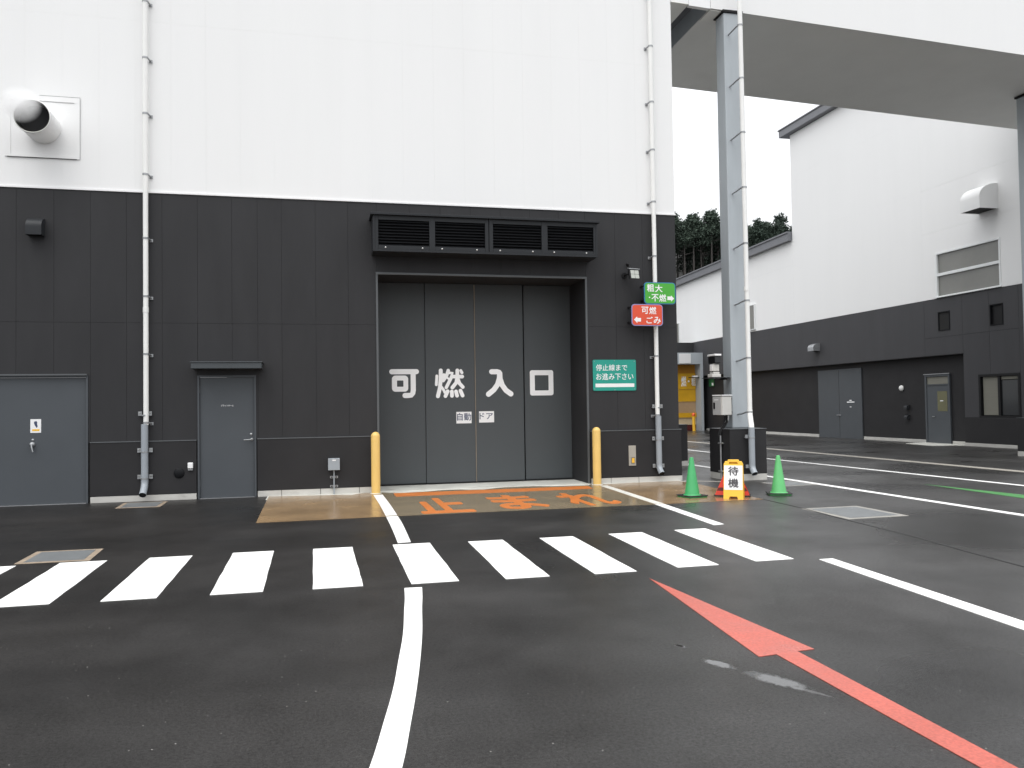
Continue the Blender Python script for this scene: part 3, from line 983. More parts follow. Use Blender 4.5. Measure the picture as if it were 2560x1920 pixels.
downpipe('downpipe', "white rain pipe with grey lower end passing behind the green and red arrow signs", 6.685, 6.70, 12.4, 1.34, D,
         (11.2, 10.15, 9.02, 7.85, 6.85, 5.77, 4.64, 2.58, 1.37), (1.52, 0.86, 0.30), -1, 0.10)

# round wall duct with a domed cap
t = thing('exhaust_duct', (-4.73, D, 6.6), "large round exhaust duct with open steel mouth on a square white wall plate", "duct")
w = MB()
T = TF(D)
for a, b, c, d in ((-5.34, -4.15, 6.075, 6.115), (-5.34, -4.15, 7.07, 7.17), (-5.34, -5.25, 6.1155, 7.0695), (-4.23, -4.15, 6.1155, 7.0695)):
    w.box(a, b, D-0.016, D-0.0005, c, d, 'white_wall')
w.box(-5.249, -4.231, D-0.008, D-0.0005, 6.1155, 7.0695, 'white_wall')
w.box(-5.30, -4.2, D-0.019, D-0.010, 6.066, 6.0745, 'dark_joint')
w.box(-4.80, -4.15, D-0.0165, D-0.010, 7.1705, 7.176, 'dark_joint')
w.box(-5.00, -4.24, D-0.0165, D-0.0162, 7.071, 7.076, 'dark_joint')
w.box(-4.146, -4.1495, D-0.0165, D-0.010, 6.075, 7.17, 'trim')
w.build('wall_plate', t)
w = MB()
w.lathe([(0.278, 0.0), (0.278, 0.585), (0.288, 0.588), (0.288, 0.602), (0.276, 0.604)], 'white_wall', (-4.73, D-0.009, 6.6), 44, '-y')
w.build('duct_sleeve', t)
w = MB()
w.lathe([(0.276, 0.604), (0.268, 0.602), (0.266, 0.58), (0.266, 0.30)], 'steel', (-4.73, D-0.009, 6.6), 44, '-y')
w.build('duct_lining', t)
w = MB()
w.lathe([(0.265, 0.36), (0.0, 0.36)], 'black', (-4.73, D-0.009, 6.6), 44, '-y')  # black disc stands in for the dark depth inside the duct
w.build('dark_mouth', t)

# breath of vapour drifting from the duct mouth
vm_ = bpy.data.materials.new("vapour")
vm_.use_nodes = True
vt = vm_.node_tree
vt.nodes.remove(vt.nodes["Principled BSDF"])
pv = vt.nodes.new("ShaderNodeVolumePrincipled")
pv.inputs["Color"].default_value = (0.98, 0.98, 0.98, 1)
pv.inputs["Anisotropy"].default_value = 0.0
vt.links.new(pv.outputs[0], vt.nodes["Material Output"].inputs["Volume"])
tcv = vt.nodes.new("ShaderNodeTexCoord")
ln = vt.nodes.new("ShaderNodeVectorMath")
ln.operation = 'LENGTH'
vt.links.new(tcv.outputs["Object"], ln.inputs[0])
fo = vt.nodes.new("ShaderNodeMapRange")
fo.inputs["From Min"].default_value = 0.05
fo.inputs["From Max"].default_value = 0.98
fo.inputs["To Min"].default_value = 1.0
fo.inputs["To Max"].default_value = 0.0
vt.links.new(ln.outputs["Value"], fo.inputs["Value"])
nv = vt.nodes.new("ShaderNodeTexNoise")
nv.inputs["Scale"].default_value = 1.8
nv.inputs["Detail"].default_value = 3
vt.links.new(tcv.outputs["Object"], nv.inputs["Vector"])
nr = vt.nodes.new("ShaderNodeMapRange")
nr.inputs["From Min"].default_value = 0.35
nr.inputs["From Max"].default_value = 0.6
nr.inputs["To Min"].default_value = 5.0
nr.inputs["To Max"].default_value = 11.0
vt.links.new(nv.outputs["Fac"], nr.inputs["Value"])
mv = vt.nodes.new("ShaderNodeMath")
mv.operation = 'MULTIPLY'
vt.links.new(fo.outputs[0], mv.inputs[0])
vt.links.new(nr.outputs[0], mv.inputs[1])
vt.links.new(mv.outputs[0], pv.inputs["Density"])
M['vapour'] = vm_
w = MB()
w.lathe([(0.0, -1.0)] + [(math.cos(R_(a)), math.sin(R_(a))) for a in range(-75, 76, 15)] + [(0.0, 1.0)], 'vapour', (0, 0, 0), 20)
vp = w.build('steam')
vp.location = (-4.80, 14.62, 6.68)
vp.scale = (0.34, 0.26, 0.32)
tag(vp, "faint white vapour drifting from the mouth of the round exhaust duct", "steam", None, 'stuff')

def vent_hood(name, T, u, v0, v1, width, dep, mt, label, cat, group=None, mouth='black', loc=None):
    """a wall cowl: rounded top, open below"""
    t = thing(name, loc, label, cat, group)
    w = MB()
    n = 9
    h = v1-v0
    prof = [(0, v0), (dep, v0), (dep, v0+h*0.45)]
    for k in range(1, n+1):
        a = R_(90)*k/n
        prof.append((dep*math.cos(a)*1.0, v0+h*0.45+h*0.55*math.sin(a)))
    for s in (-1, 1):
        pts = [T(u+s*width/2, z, d) for d, z in prof]
        w.add(pts, [list(range(len(pts)))[::s]], mt)
    m_ = len(prof)
    vs = [T(u-width/2, z, d) for d, z in prof] + [T(u+width/2, z, d) for d, z in prof]
    w.add(vs, [(i, i+1, m_+i+1, m_+i) for i in range(1, m_-1)], mt, True)
    w.build('cowl', t)
    w = MB()
    z = v0+0.02*h
    w.add([T(u-width/2*0.97, z, 0.002), T(u+width/2*0.97, z, 0.002), T(u+width/2*0.97, z, dep*0.97), T(u-width/2*0.97, z, dep*0.97)], [(0, 1, 2, 3)], mouth)  # dark sheet fills the open underside
    w.build('dark_mouth', t)
    return t
vent_hood('vent_cowl', TF(D), -4.835, 4.68, 4.99, 0.25, 0.20, 'louver_frame', "small black vent cowl on the charcoal wall below the round exhaust duct", "vent", loc=(-4.835, D, 4.68))

t = thing('blanking_disc', (-2.52, D, 0.48), "round dark blank cap low on the charcoal wall beside the narrow door", "blank cover")
w = MB()
w.lathe([(0.0, 0.02), (0.07, 0.02), (0.076, 0.014), (0.088, 0.012), (0.092, 0.0)], 'louver', (-2.52, D-0.035, 0.48), 28, '-y')
w.build('cover_disc', t)
t = thing('wall_socket', (-2.325, D, 0.6), "small white weatherproof socket box beside the narrow canopied door", "socket")
w = MB()
w.box(-2.37, -2.28, D-0.085, D-0.036, 0.56, 0.665, 'white')
w.build('socket_cover', t, bevel=0.012)
w = MB()
w.box(-2.365, -2.285, D-0.07, D-0.036, 0.525, 0.553, 'galv')
w.build('socket_base', t, bevel=0.004)
t = thing('junction_box', (0.19, D, 0.56), "grey square junction box on a short clipped conduit left of the entrance", "junction box")
w = MB()
w.box(0.088, 0.302, D-0.14, D-0.036, 0.452, 0.672, 'grey_pipe')
bx = w.build('box_body', t, bevel=0.008)
w = MB()
w.box(0.165, 0.23, D-0.1425, D-0.14, 0.628, 0.648, 'white')
w.build('name_plate', bx)
w = MB()
w.tube([(0.195, D-0.075, 0.452), (0.195, D-0.075, 0.0)], 0.013, 'grey_pipe', 12)
cd = w.build('conduit', t)
for z in (0.32, 0.15):
    w = MB()
    w.box(0.123, 0.267, D-0.062, D-0.036, z-0.02, z+0.02, 'galv')
    w.box(0.138, 0.168, D-0.0635, D-0.061, z-0.010, z+0.010, 'black')
    w.box(0.222, 0.252, D-0.0635, D-0.061, z-0.010, z+0.010, 'black')
    w.tube([(0.195, D-0.075, z-0.012), (0.195, D-0.075, z+0.012)], 0.017, 'galv', 12)
    w.build('clip', cd)
t = thing('access_plate', (6.14, D, 0.55), "tall grey metal cover plate low on the wall right of the entrance", "cover plate")
w = MB()
w.box(6.062, 6.218, D-0.047, D-0.0355, 0.345, 0.755, 'kerb')
pl = w.build('plate', t, bevel=0.003)
w = MB()
w.box(6.115, 6.19, D-0.056, D-0.047, 0.395, 0.52, 'seal')
w.box(6.125, 6.178, D-0.06, D-0.056, 0.405, 0.50, 'aframe')
w.build('latch', pl)

def bollard(x, y, label):
    t = thing('bollard', (x, y, 0), label, "bollard", "yellow bollards at the entrance")
    w = MB()
    r = 0.083
    w.lathe([(r, 0.0), (r, 1.07)] + [(r*math.cos(R_(a)), 1.07+r*math.sin(R_(a))) for a in range(10, 91, 10)], 'yellow', (x, y, 0), 28)
    w.build('post', t)
    w = MB()
    w.lathe([(r+0.001, 0.0), (r+0.03, 0.0), (r+0.024, 0.009), (r+0.001, 0.013)], 'apron', (x, y, 0), 28)
    w.build('base_grout', t)
bollard(0.955, 15.31, "yellow bollard at the left jamb of the entrance, nearest the grey junction box")
bollard(5.325, 15.36, "yellow bollard at the right jamb of the entrance, below the teal sign")

# teal notice board
t = thing('wall_sign', (5.8, D, 2.2), "teal rectangular wall sign telling drivers to advance to the stop line", "sign")
w = MB()
def rrect(x0, x1, z0, z1, r, n=5):
    out = []
    for cx, cz, a0 in ((x1-r, z1-r, 0), (x0+r, z1-r, 90), (x0+r, z0+r, 180), (x1-r, z0+r, 270)):
        for k in range(n+1):
            a = R_(a0+90*k/n)
            out.append((cx+r*math.cos(a), cz+r*math.sin(a)))
    return out
T = TF(D)
w.prism(rrect(5.335, 6.265, 1.88, 2.51, 0.03), 0.004, 0.016, 'sign_teal', T)
bd = w.build('board', t)
w = MB()
w.text("停止線まで", (5.402, 6.075, 2.285, 2.415), T, 'white', w=0.0164, d=0.0008, off=0.008)
w.text("お進み下さい", (5.402, 6.205, 2.098, 2.235), T, 'white', w=0.0164, d=0.0008, off=0.008)
w.box(5.385, 6.222, D-0.0172, D-0.0164, 1.953, 2.025, 'white')
w.build('lettering', bd)
for x, z in ((5.37, 2.475), (6.23, 2.475), (5.37, 1.91), (6.23, 1.91), (5.8, 2.49), (5.8, 1.895)):
    w = MB()
    w.lathe([(0.0, 0.006), (0.009, 0.004), (0.01, 0.0)], 'galv', (x, D-0.016, z), 10, '-y')
    w.build('screw', bd)

# arrow signs on arms
def arrow_sign(x0, x1, z0, z1, face, rim, label, draw, arms):
    Y = D-0.30
    t = thing('direction_sign', ((x0+x1)/2, D, (z0+z1)/2), label, "sign", "arrow signs at the building corner")
    T = TF(Y)
    w = MB()
    w.prism(rrect(x0, x1, z0, z1, 0.07, 6), -0.02, 0.0, rim, T)
    w.prism(rrect(x0+0.018, x1-0.018, z0+0.018, z1-0.018, 0.055, 6), 0.0005, 0.003, face, T)
    b = w.build('board', t)
    w = MB()
    draw(w, T)
    w.build('lettering', b)
    for ax, az in arms:
        w = MB()
        w.tube([(ax, D-0.001, az+0.02), (ax, Y+0.02, az+0.02)], 0.012, 'black', 10)
        w.tube([(ax, D-0.012, az+0.02), (ax, D-0.001, az+0.02)], 0.03, 'black', 12)
        w.build('sign_arm', t)
    return t
def sgu(x0, x1, z0, z1, px0, px1, py0, py1):
    return lambda x, y: (x0+(x-px0)/(px1-px0)*(x1-x0), z1-(y-py0)/(py1-py0)*(z1-z0))
gx = (6.36, 7.045, 3.625, 4.07)
rx = (6.08, 6.755, 3.18, 3.62)
def draw_green(w, T):
    f = sgu(*gx, 520, 1340, 260, 840)
    def bx(a, b, c, d):
        p, q = f(a, d), f(b, c)
        return (p[0], q[0], p[1], q[1])
    k = dict(w=0.0032, d=0.001, off=0.018)
    w.text("粗", bx(592, 778, 312, 512), T, 'white', **k)
    w.text("大", bx(802, 996, 325, 522), T, 'white', **k)
    w.text("不", bx(706, 890, 578, 772), T, 'white', **k)
    w.text("燃", bx(905, 1090, 580, 776), T, 'white', **k)
    w.prism(ccw([f(655+18*math.cos(a*0.524), 665+18*math.sin(a*0.524)) for a in range(12)]), 0.0032, 0.0042, 'white', T)
    w.prism(ccw([f(*p) for p in ((1120, 632), (1216, 632), (1216, 602), (1298, 686), (1216, 768), (1216, 728), (1120, 728))]), 0.0032, 0.0042, 'white', T)
def draw_red(w, T):
    f = sgu(*rx, 190, 1015, 830, 1400)
    def bx(a, b, c, d):
        p, q = f(a, d), f(b, c)
        return (p[0], q[0], p[1], q[1])
    k = dict(w=0.0032, d=0.001, off=0.018)
    w.text("可", bx(450, 635, 898, 1086), T, 'white', **k)
    w.text("燃", bx(655, 842, 898, 1094), T, 'white', **k)
    w.text("ご", bx(575, 745, 1158, 1336), T, 'white', **k)
    w.text("み", bx(768, 958, 1160, 1342), T, 'white', **k)
    w.prism(ccw([f(*p) for p in ((432, 1195), (334, 1195), (334, 1154), (248, 1240), (334, 1330), (334, 1290), (432, 1290))]), 0.0032, 0.0042, 'white', T)
arrow_sign(*gx, 'sign_green', 'sign_rim_blue', "green sign with white right-pointing arrow, upper of the two arrow signs", draw_green, ((6.42, 4.0), (6.42, 3.70)))
arrow_sign(*rx, 'sign_red', 'sign_rim_pale', "red sign with white left-pointing arrow, below the green arrow sign", draw_red, ((6.13, 3.56), (6.13, 3.25)))

# floodlight
t = thing('floodlight', (6.12, D, 4.3), "black square floodlight on the charcoal wall above the arrow signs", "floodlight")
w = MB()
Y = D-0.30
tilt = R_(-16)
cx, cz = 6.165, 4.225
def TFl(u, v, wd):
    y, z = -wd*math.cos(tilt) - v*math.sin(tilt), v*math.cos(tilt) + wd*math.sin(tilt)
    return (cx+u+0.10*wd, Y+y+0.16*u, cz+z)
w.prism(rrect(-0.125, 0.125, -0.115, 0.115, 0.02), -0.06, 0.0, 'black', TFl)
hd = w.build('lamp_head', t, bevel=0.004)
w = MB()
for a, b in ((-0.092, -0.003), (0.003, 0.092)):
    for c, d in ((-0.088, -0.003), (0.003, 0.088)):
        w.prism(rrect(a, b, c, d, 0.01), 0.0005, 0.003, 'led', TFl)
w.build('lens', hd)
w = MB()
w.prism(rrect(-0.125, 0.125, 0.1155, 0.124, 0.003), -0.07, 0.014, 'galv', TFl)
w.build('visor', hd)
w = MB()
w.tube([(6.05, D-0.001, 4.24), (6.05, D-0.14, 4.24), (6.07, Y+0.06, 4.23)], 0.018, 'black', 10)
w.tube([(6.05, D-0.02, 4.24), (6.05, D-0.001, 4.24)], 0.06, 'black', 16)
w.tube([(6.13, D-0.001, 4.47), (6.13, D-0.07, 4.47), (6.13, D-0.10, 4.43), (6.12, Y+0.09, 4.30)], 0.012, 'black', 8)
w.lathe([(0.0, 0.06), (0.03, 0.05), (0.035, 0.0)], 'black', (6.13, D, 4.47), 14, '-y')
w.build('wall_arm', t)

# ================================================================== lids set in the ground
def lid(pts, rim, rim_mt, label, inner_mt='cover_steel', slots=False):
    cx = sum(p[0] for p in pts)/4
    cy = sum(p[1] for p in pts)/4
    t = thing('drain_cover', (cx, cy, 0), label, "drain cover")
    pts = ccw(pts)
    w = MB()
    w.prism(pts, 0.0, 0.003, rim_mt)
    w.build('cover_frame', t)
    w = MB()
    inn = []
    for i in range(4):
        p, a, b = Vector(pts[i]), Vector(pts[i-1]), Vector(pts[(i+1) % 4])
        q = p + (a-p).normalized()*rim + (b-p).normalized()*rim
        inn.append((q.x, q.y))
    w.prism(inn, 0.0032, 0.0055, inner_mt)
    if slots:
        A, B, C, E = (Vector(p) for p in inn)
        n = 14
        for k in range(1, n):
            for (p, q) in ((A+(B-A)*k/n, E+(C-E)*k/n),):
                d = (B-A).normalized()*0.006
                w.add([(*(p-d), 0.006), (*(p+d), 0.006), (*(q+d), 0.006), (*(q-d), 0.006)], [(0, 1, 2, 3)], 'black')
    w.build('cover_plate', t)
lid([(-3.36, 14.55), (-2.66, 14.52), (-2.68, 15.36), (-3.40, 15.38)], 0.07, 'cover_rim', "grey drain lid with rusty edges under the outlet of the rain pipe")
lid([(-3.20, 9.58), (-2.46, 9.56), (-2.51, 10.34), (-3.22, 10.36)], 0.07, 'cover_rim', "grey steel lid with brown rim touching the crosswalk stripes")
lid([(6.90, 9.62), (7.88, 9.66), (7.90, 10.82), (6.94, 10.80)], 0.10, 'cover_rim_grey', "large chequered steel lid in the lane in front of the green cones")
lid([(8.55, 13.75), (9.22, 13.80), (9.16, 14.62), (8.46, 14.55)], 0.06, 'cover_rim_grey', "grey steel lid behind the pale green cone beside the white lane line")

# ================================================================== cones, folding sign
def cone(x, y, rz, body, base_mt, label, flange):
    t = thing('traffic_cone', (x, y, 0), label, "traffic cone", "green traffic cones", rz)
    w = MB()
    w.lathe([(0.150, 0.028), (0.150, 0.045), (0.128, 0.052), (0.124, 0.06), (0.034, 0.66), (0.027, 0.675), (0.022, 0.678), (0.0, 0.679)], body, (0, 0, 0), 32)
    w.build('cone_body', t, local=True)
    w = MB()
    w.prism(rrect(-0.185, 0.185, -0.185, 0.185, 0.03), 0.006, 0.026, body)
    w.build('cone_flange', t, local=True, bevel=0.004)
    w = MB()
    o = rrect(-0.198, 0.198, -0.198, 0.198, 0.035)
    i = rrect(-0.155, 0.155, -0.155, 0.155, 0.1)
    n = len(o)
    vs = []
    for z in (0.0265, 0.042):
        vs += [(p[0], p[1], z) for p in o] + [(p[0], p[1], z) for p in i]
    fs = []
    for k in range(n):
        j = (k+1) % n
        fs += [(2*n+k, 2*n+j, 3*n+j, 3*n+k), (k, j, 2*n+j, 2*n+k), (n+j, n+k, 3*n+k, 3*n+j), (j, k, n+k, n+j)]
    w.add(vs, fs, base_mt)
    w.build('rubber_weight', t, local=True)
    for sx, sy in ((-1, -1), (1, -1), (-1, 1), (1, 1)):
        w = MB()
        w.box(sx*0.15-0.02, sx*0.15+0.02, sy*0.15-0.02, sy*0.15+0.02, 0.0, 0.006, body)
        w.build('cone_foot', t, local=True)
cone(6.115, 12.74, R_(12), 'cone', 'rubber', "deep green traffic cone left of the yellow folding sign", True)
cone(7.65, 12.56, R_(-22), 'cone_pale', 'rubber', "paler green traffic cone right of the yellow folding sign, nearer the white lane line", True)

AX, AY, ARZ = 6.675, 12.33, R_(-33)
t = thing('folding_sign', (AX, AY, 0), "yellow folding floor sign with white panel reading standby in dark characters", "folding sign", None, ARZ)
lean = math.tan(R_(13))
def TA(u, v, wd):   # front board leaning back
    return (u, -0.145 + v*lean - wd, v)
w = MB()
hw = 0.16
outl = [(-hw, 0.0), (-0.075, 0.0), (-0.06, 0.045), (0.06, 0.045), (0.075, 0.0), (hw, 0.0), (hw-0.004, 0.585), (hw-0.025, 0.615), (0.095, 0.62), (0.085, 0.645), (-0.085, 0.645), (-0.095, 0.62), (-hw+0.025, 0.615), (-hw+0.004, 0.585)]
# board with a hand slot: pieces joined edge to edge
w.prism(ccw([(-hw, 0), (-0.075, 0), (-0.06, 0.045), (0.06, 0.045), (0.075, 0), (hw, 0), (hw-0.004, 0.575), (-hw+0.004, 0.575)]), -0.022, 0.0, 'aframe', TA)
w.prism(ccw([(-hw+0.004, 0.5751), (-0.075, 0.5751), (-0.06, 0.607), (-0.10, 0.6200), (-hw+0.03, 0.6200)]), -0.022, 0.0, 'aframe', TA)
w.prism(ccw([(hw-0.004, 0.5751), (hw-0.03, 0.6200), (0.10, 0.6200), (0.06, 0.607), (0.075, 0.5751)]), -0.022, 0.0, 'aframe', TA)
w.prism(ccw([(-0.0598, 0.6075), (0.0598, 0.6075), (0.095, 0.622), (0.085, 0.648), (-0.085, 0.648), (-0.095, 0.622)]), -0.022, 0.0, 'aframe', TA)
fb = w.build('front_board', t, local=True, bevel=0.003)
w = MB()
w.prism(rrect(-0.148, 0.148, 0.155, 0.550, 0.006), 0.0005, 0.0030, 'white', TA)
w.text("待", (-0.085, 0.085, 0.385, 0.535), TA, 'ink', w=0.0031, d=0.0008, off=0.03)
w.text("機", (-0.085, 0.085, 0.190, 0.340), TA, 'ink', w=0.0031, d=0.0008, off=0.03)
w.build('message_panel', fb, local=True)
def TB(u, v, wd):
    return (u, 0.165 - v*lean + wd, v)
w = MB()
w.prism(ccw([(-hw, 0), (-0.075, 0), (-0.06, 0.045), (0.06, 0.045), (0.075, 0), (hw, 0), (hw-0.004, 0.575), (hw-0.03, 0.62), (-hw+0.03, 0.62), (-hw+0.004, 0.575)][::-1]), 0.0, 0.022, 'aframe', TB)
w.build('rear_board', t, local=True, bevel=0.003)
t = thing('marker_stand', (6.80, 12.62, 0), "red triangular folding marker stand hidden mostly behind the yellow sign", "marker", None, R_(-30))
w = MB()
A = [(-0.30, -0.10, 0.0), (0.30, -0.10, 0.0), (0.30, -0.10, 0.03), (-0.30, -0.10, 0.03)]
def TC(u, v, wd): return (u, -0.10 + v*0.16 - wd, v)
w.prism(ccw([(-0.285, 0.03), (0.285, 0.03), (0.055, 0.55), (-0.055, 0.55)]), -0.012, 0.0, 'red_plastic', TC)
def TE(u, v, wd): return (u, 0.10 - v*0.16 + wd, v)
w.prism(ccw([(-0.285, 0.03), (0.285, 0.03), (0.055, 0.55), (-0.055, 0.55)]), 0.0, 0.012, 'red_plastic', TE)
w.build('marker_board', t, local=True)
w = MB()
w.box(-0.30, 0.30, -0.13, -0.085, 0.0, 0.029, 'rubber')
w.box(-0.30, 0.30, 0.085, 0.13, 0.0, 0.029, 'rubber')
w.build('marker_foot', t, local=True, bevel=0.004)
w = MB()
w.prism(ccw([(-0.25, 0.10), (0.25, 0.10), (0.225, 0.155), (-0.225, 0.155)]), 0.0005, 0.002, 'dark_red', TC)
w.build('marker_band', t, local=True)

# ================================================================== covered bridge between the two halls
def YN(x): return 15.52 + 0.070*(x-7.1)
def YF(x): return 19.785 + 0.0878*(x-9.09)
ZB = 10.05
br = thing('covered_bridge', (14, 18, ZB), "white clad covered bridge with grey soffit spanning between the two halls", "bridge")
w = MB()
def slab(x0, x1, z0, z1, mt, ina=0.0, inb=0.0):
    v = [(x0, YN(x0)+ina, z0), (x1, YN(x1)+ina, z0), (x1, YF(x1)-inb, z0), (x0, YF(x0)-inb, z0)]
    v += [(a, b, z1) for a, b, _ in v]
    w.add(v, [(0, 3, 2, 1), (4, 5, 6, 7), (0, 1, 5, 4), (2, 3, 7, 6), (3, 0, 4, 7), (1, 2, 6, 5)], mt)
slab(8.16, XR+0.2, ZB, ZB+0.02, 'soffit', 0.03, 0.03)
w.build('soffit', br)
w = MB()
slab(8.15, XR+0.2, ZB+0.0203, ZB+2.2, 'white_wall')
w.add([(8.15, YN(8.15), ZB-0.012), (XR, YN(XR), ZB-0.012), (XR, YN(XR)+0.028, ZB-0.012), (8.15, YN(8.15)+0.028, ZB-0.012),
       (8.15, YN(8.15), ZB+0.02), (XR, YN(XR), ZB+0.02), (XR, YN(XR)+0.028, ZB+0.02), (8.15, YN(8.15)+0.028, ZB+0.02)],
      [(0, 3, 2, 1), (0, 1, 5, 4), (2, 3, 7, 6), (3, 0, 4, 7)], 'white_wall')
w.build('bridge_wall', br)
w = MB()
slab(8.151, 8.85, ZB-0.035, ZB-0.013, 'soffit_pale', 0.04, 3.6)
w.build('edge_beam', br)
w = MB()
slab(7.205, 7.62, ZB, ZB+0.02, 'soffit_pale', 0.0, 0.0)
slab(7.205, 7.62, ZB+0.0203, ZB+2.2, 'white_wall', 0.0, 0.0)
w.build('bridge_stub', br)
w = MB()
slab(7.63, 8.14, ZB+0.40, ZB+0.45, 'fascia', 0.06, 0.02)  # top cover of the gap, coloured dark for the shade inside
slab(7.63, 8.14, ZB-0.02, ZB+2.1, 'white', 0.0, 4.0)
v = [(8.146, YN(8.146)+0.2, ZB+0.004), (8.146, YF(8.146)-0.02, ZB+0.004), (8.146, YF(8.146)-0.02, ZB+0.40), (8.146, YN(8.146)+0.2, ZB+0.40)]
w.add(v + [(x-0.004, y, z) for x, y, z in v], [(3, 2, 1, 0), (4, 5, 6, 7), (0, 1, 5, 4), (0, 4, 7, 3)], 'column')  # shade of the closed gap painted as a grey plate on the bridge end
w.build('joint_cover_and_shade', br)

def support(x0, x1, y0, y1, ped, name_label, ztop, conduit):
    t = thing('bridge_column', ((x0+x1)/2, (y0+y1)/2, 0), name_label, "column", "steel columns under the bridge")
    w = MB()
    w.box(x0, x1, y0, y1, 1.062, ztop, 'column')
    w.build('column_shaft', t, bevel=0.02)
    w = MB()
    w.box(x0-0.03, x1+0.03, y0-0.03, y1+0.03, ztop+0.0005, ztop+0.05, 'black')  # black plate stands in for the dark gap under the soffit
    w.build('column_gap_shade', t)
    a, b, c, d = ped
    w = MB()
    w.box(a, b, c, d, 0.13, 1.05, 'dado')
    w.build('pedestal', t, bevel=0.012)
    w = MB()
    w.box(a-0.008, b+0.008, c-0.008, d+0.008, 1.0505, 1.061, 'trim')
    w.build('pedestal_cap', t)
    w = MB()
    w.box(a+0.004, b-0.004, c+0.004, d-0.004, 0.0, 0.129, 'plinth')
    w.build('pedestal_foot', t)
    return t
support(8.45, 8.86, 15.60, 15.97, (8.10, 8.93, 15.08, 15.98), "grey steel bridge column on a charcoal pedestal behind the green cones", 9.985, True)
support(18.99, 19.39, 18.16, 18.56, (18.885, 19.72, 17.9, 18.78), "grey steel bridge column at the right edge of the photo", 9.985, False)
t = thing('plinth_block', (8.95, 19.6, 0), "low charcoal pedestal just past the building corner", "pedestal")
w = MB()
w.box(8.28, 9.10, 19.15, 20.0, 0.13, 1.05, 'dado')
w.build('pedestal_body', t, bevel=0.012)
w = MB()
w.box(8.272, 9.108, 19.142, 20.008, 1.0505, 1.061, 'trim')
w.build('pedestal_cap', t)
w = MB()
w.box(8.285, 9.095, 19.155, 19.995, 0.0, 0.129, 'plinth')
w.build('pedestal_foot', t)

# rain pipe on the column
t = thing('downpipe', (8.60, 15.2, 0), "white rain pipe with grey lower end clamped to the grey bridge column", "downpipe")
w = MB()
py = 15.24
w.tube([(8.655, py, 1.42), (8.625, py, 12.4)], 0.049, 'white_pipe', 20)
w.tube([(8.64, py, 3.93), (8.64, py, 4.02)], 0.054, 'white_pipe', 20)
w.build('upper_pipe', t)
w = MB()
w.tube([(8.655, py, 1.45), (8.655, py, 1.38), (8.645, py-0.02, 1.33), (8.60, py-0.12, 1.22), (8.545, py-0.24, 1.13), (8.53, py-0.265, 1.09), (8.53, py-0.265, 1.05)], 0.054, 'white_pipe', 20)
w.build('offset_bend', t)
w = MB()
gy = py-0.265
path = [(8.53, gy, 1.09), (8.53, gy, 0.32)]
for k in range(1, 7):
    a = R_(42)*k/6
    path.append((8.53, gy-0.16*(1-math.cos(a)), 0.32-0.16*math.sin(a)))
e = Vector(path[-1])
dd = Vector((0, -math.sin(R_(42)), -math.cos(R_(42))))
path.append(tuple(e+dd*0.09))
w.tube(path, 0.0625, 'grey_pipe', 22, caps=False)
c = e+dd*0.078
w.tube([tuple(c-dd*0.004), tuple(c)], 0.060, 'black', 22)
w.tube([(8.53, gy, 1.075), (8.53, gy, 1.091)], [0.0625, 0.05], 'grey_pipe', 22)
w.build('lower_pipe', t)
for z in (11.8, 10.7, 9.55, 8.42, 7.27, 6.11, 4.93, 3.73, 2.53, 1.40):
    w = MB()
    x = 8.655-0.03*(z-1.42)/11
    w.tube([(x, py, z-0.016), (x, py, z+0.016)], 0.056, 'galv', 18)
    w.tube([(x-0.04, py+0.02, z), (x-0.06, py+0.10, z-0.015), (x-0.075, py+0.20, z-0.04), (x-0.08, 15.60, z-0.05)], 0.017, 'galv', 8)
    w.build('pipe_bracket', t)
for z in (0.88, 0.27):
    w = MB()
    w.tube([(8.53, gy, z-0.012), (8.53, gy, z+0.012)], 0.067, 'galv', 20)
    w.box(8.40, 8.462, gy+0.02, gy+0.032, z-0.01, z+0.06, 'galv')
    w.box(8.42, 8.45, gy+0.032, 15.08, z, z+0.012, 'galv')
    w.build('pipe_bracket', t)

# conduit on the pedestal
t = thing('cable_conduit', (8.06, 15.5, 0), "short galvanised cable conduit clamped to the left face of the column pedestal", "conduit")
w = MB()
w.tube([(8.06, 15.40, 0.03), (8.06, 15.40, 0.92)], 0.020, 'galv', 12)
cdt = w.build('conduit', t)
w = MB()
w.tube([(8.06, 15.40, 0.92), (8.07, 15.40, 1.0), (8.16, 15.42, 1.10), (8.22, 15.42, 1.20), (8.20, 15.38, 1.34)], 0.024, 'black', 10)
w.tube([(8.10, 15.44, 1.05), (8.20, 15.47, 1.15), (8.25, 15.43, 1.24), (8.24, 15.40, 1.34)], 0.018, 'white_pipe', 10)
w.tube([(8.02, 15.41, 0.92), (8.05, 15.41, 1.02), (8.13, 15.40, 1.12), (8.17, 15.38, 1.33)], 0.02, 'black', 10)
w.build('cable', t)
for z in (0.76, 0.18):
    w = MB()
    w.box(8.03, 8.099, 15.33, 15.47, z-0.015, z+0.015, 'galv')
    w.lathe([(0.0, 0.03), (0.016, 0.028), (0.018, 0.0)], 'steel', (8.06, 15.34, z), 10, '-y')
    w.build('clip', cdt)

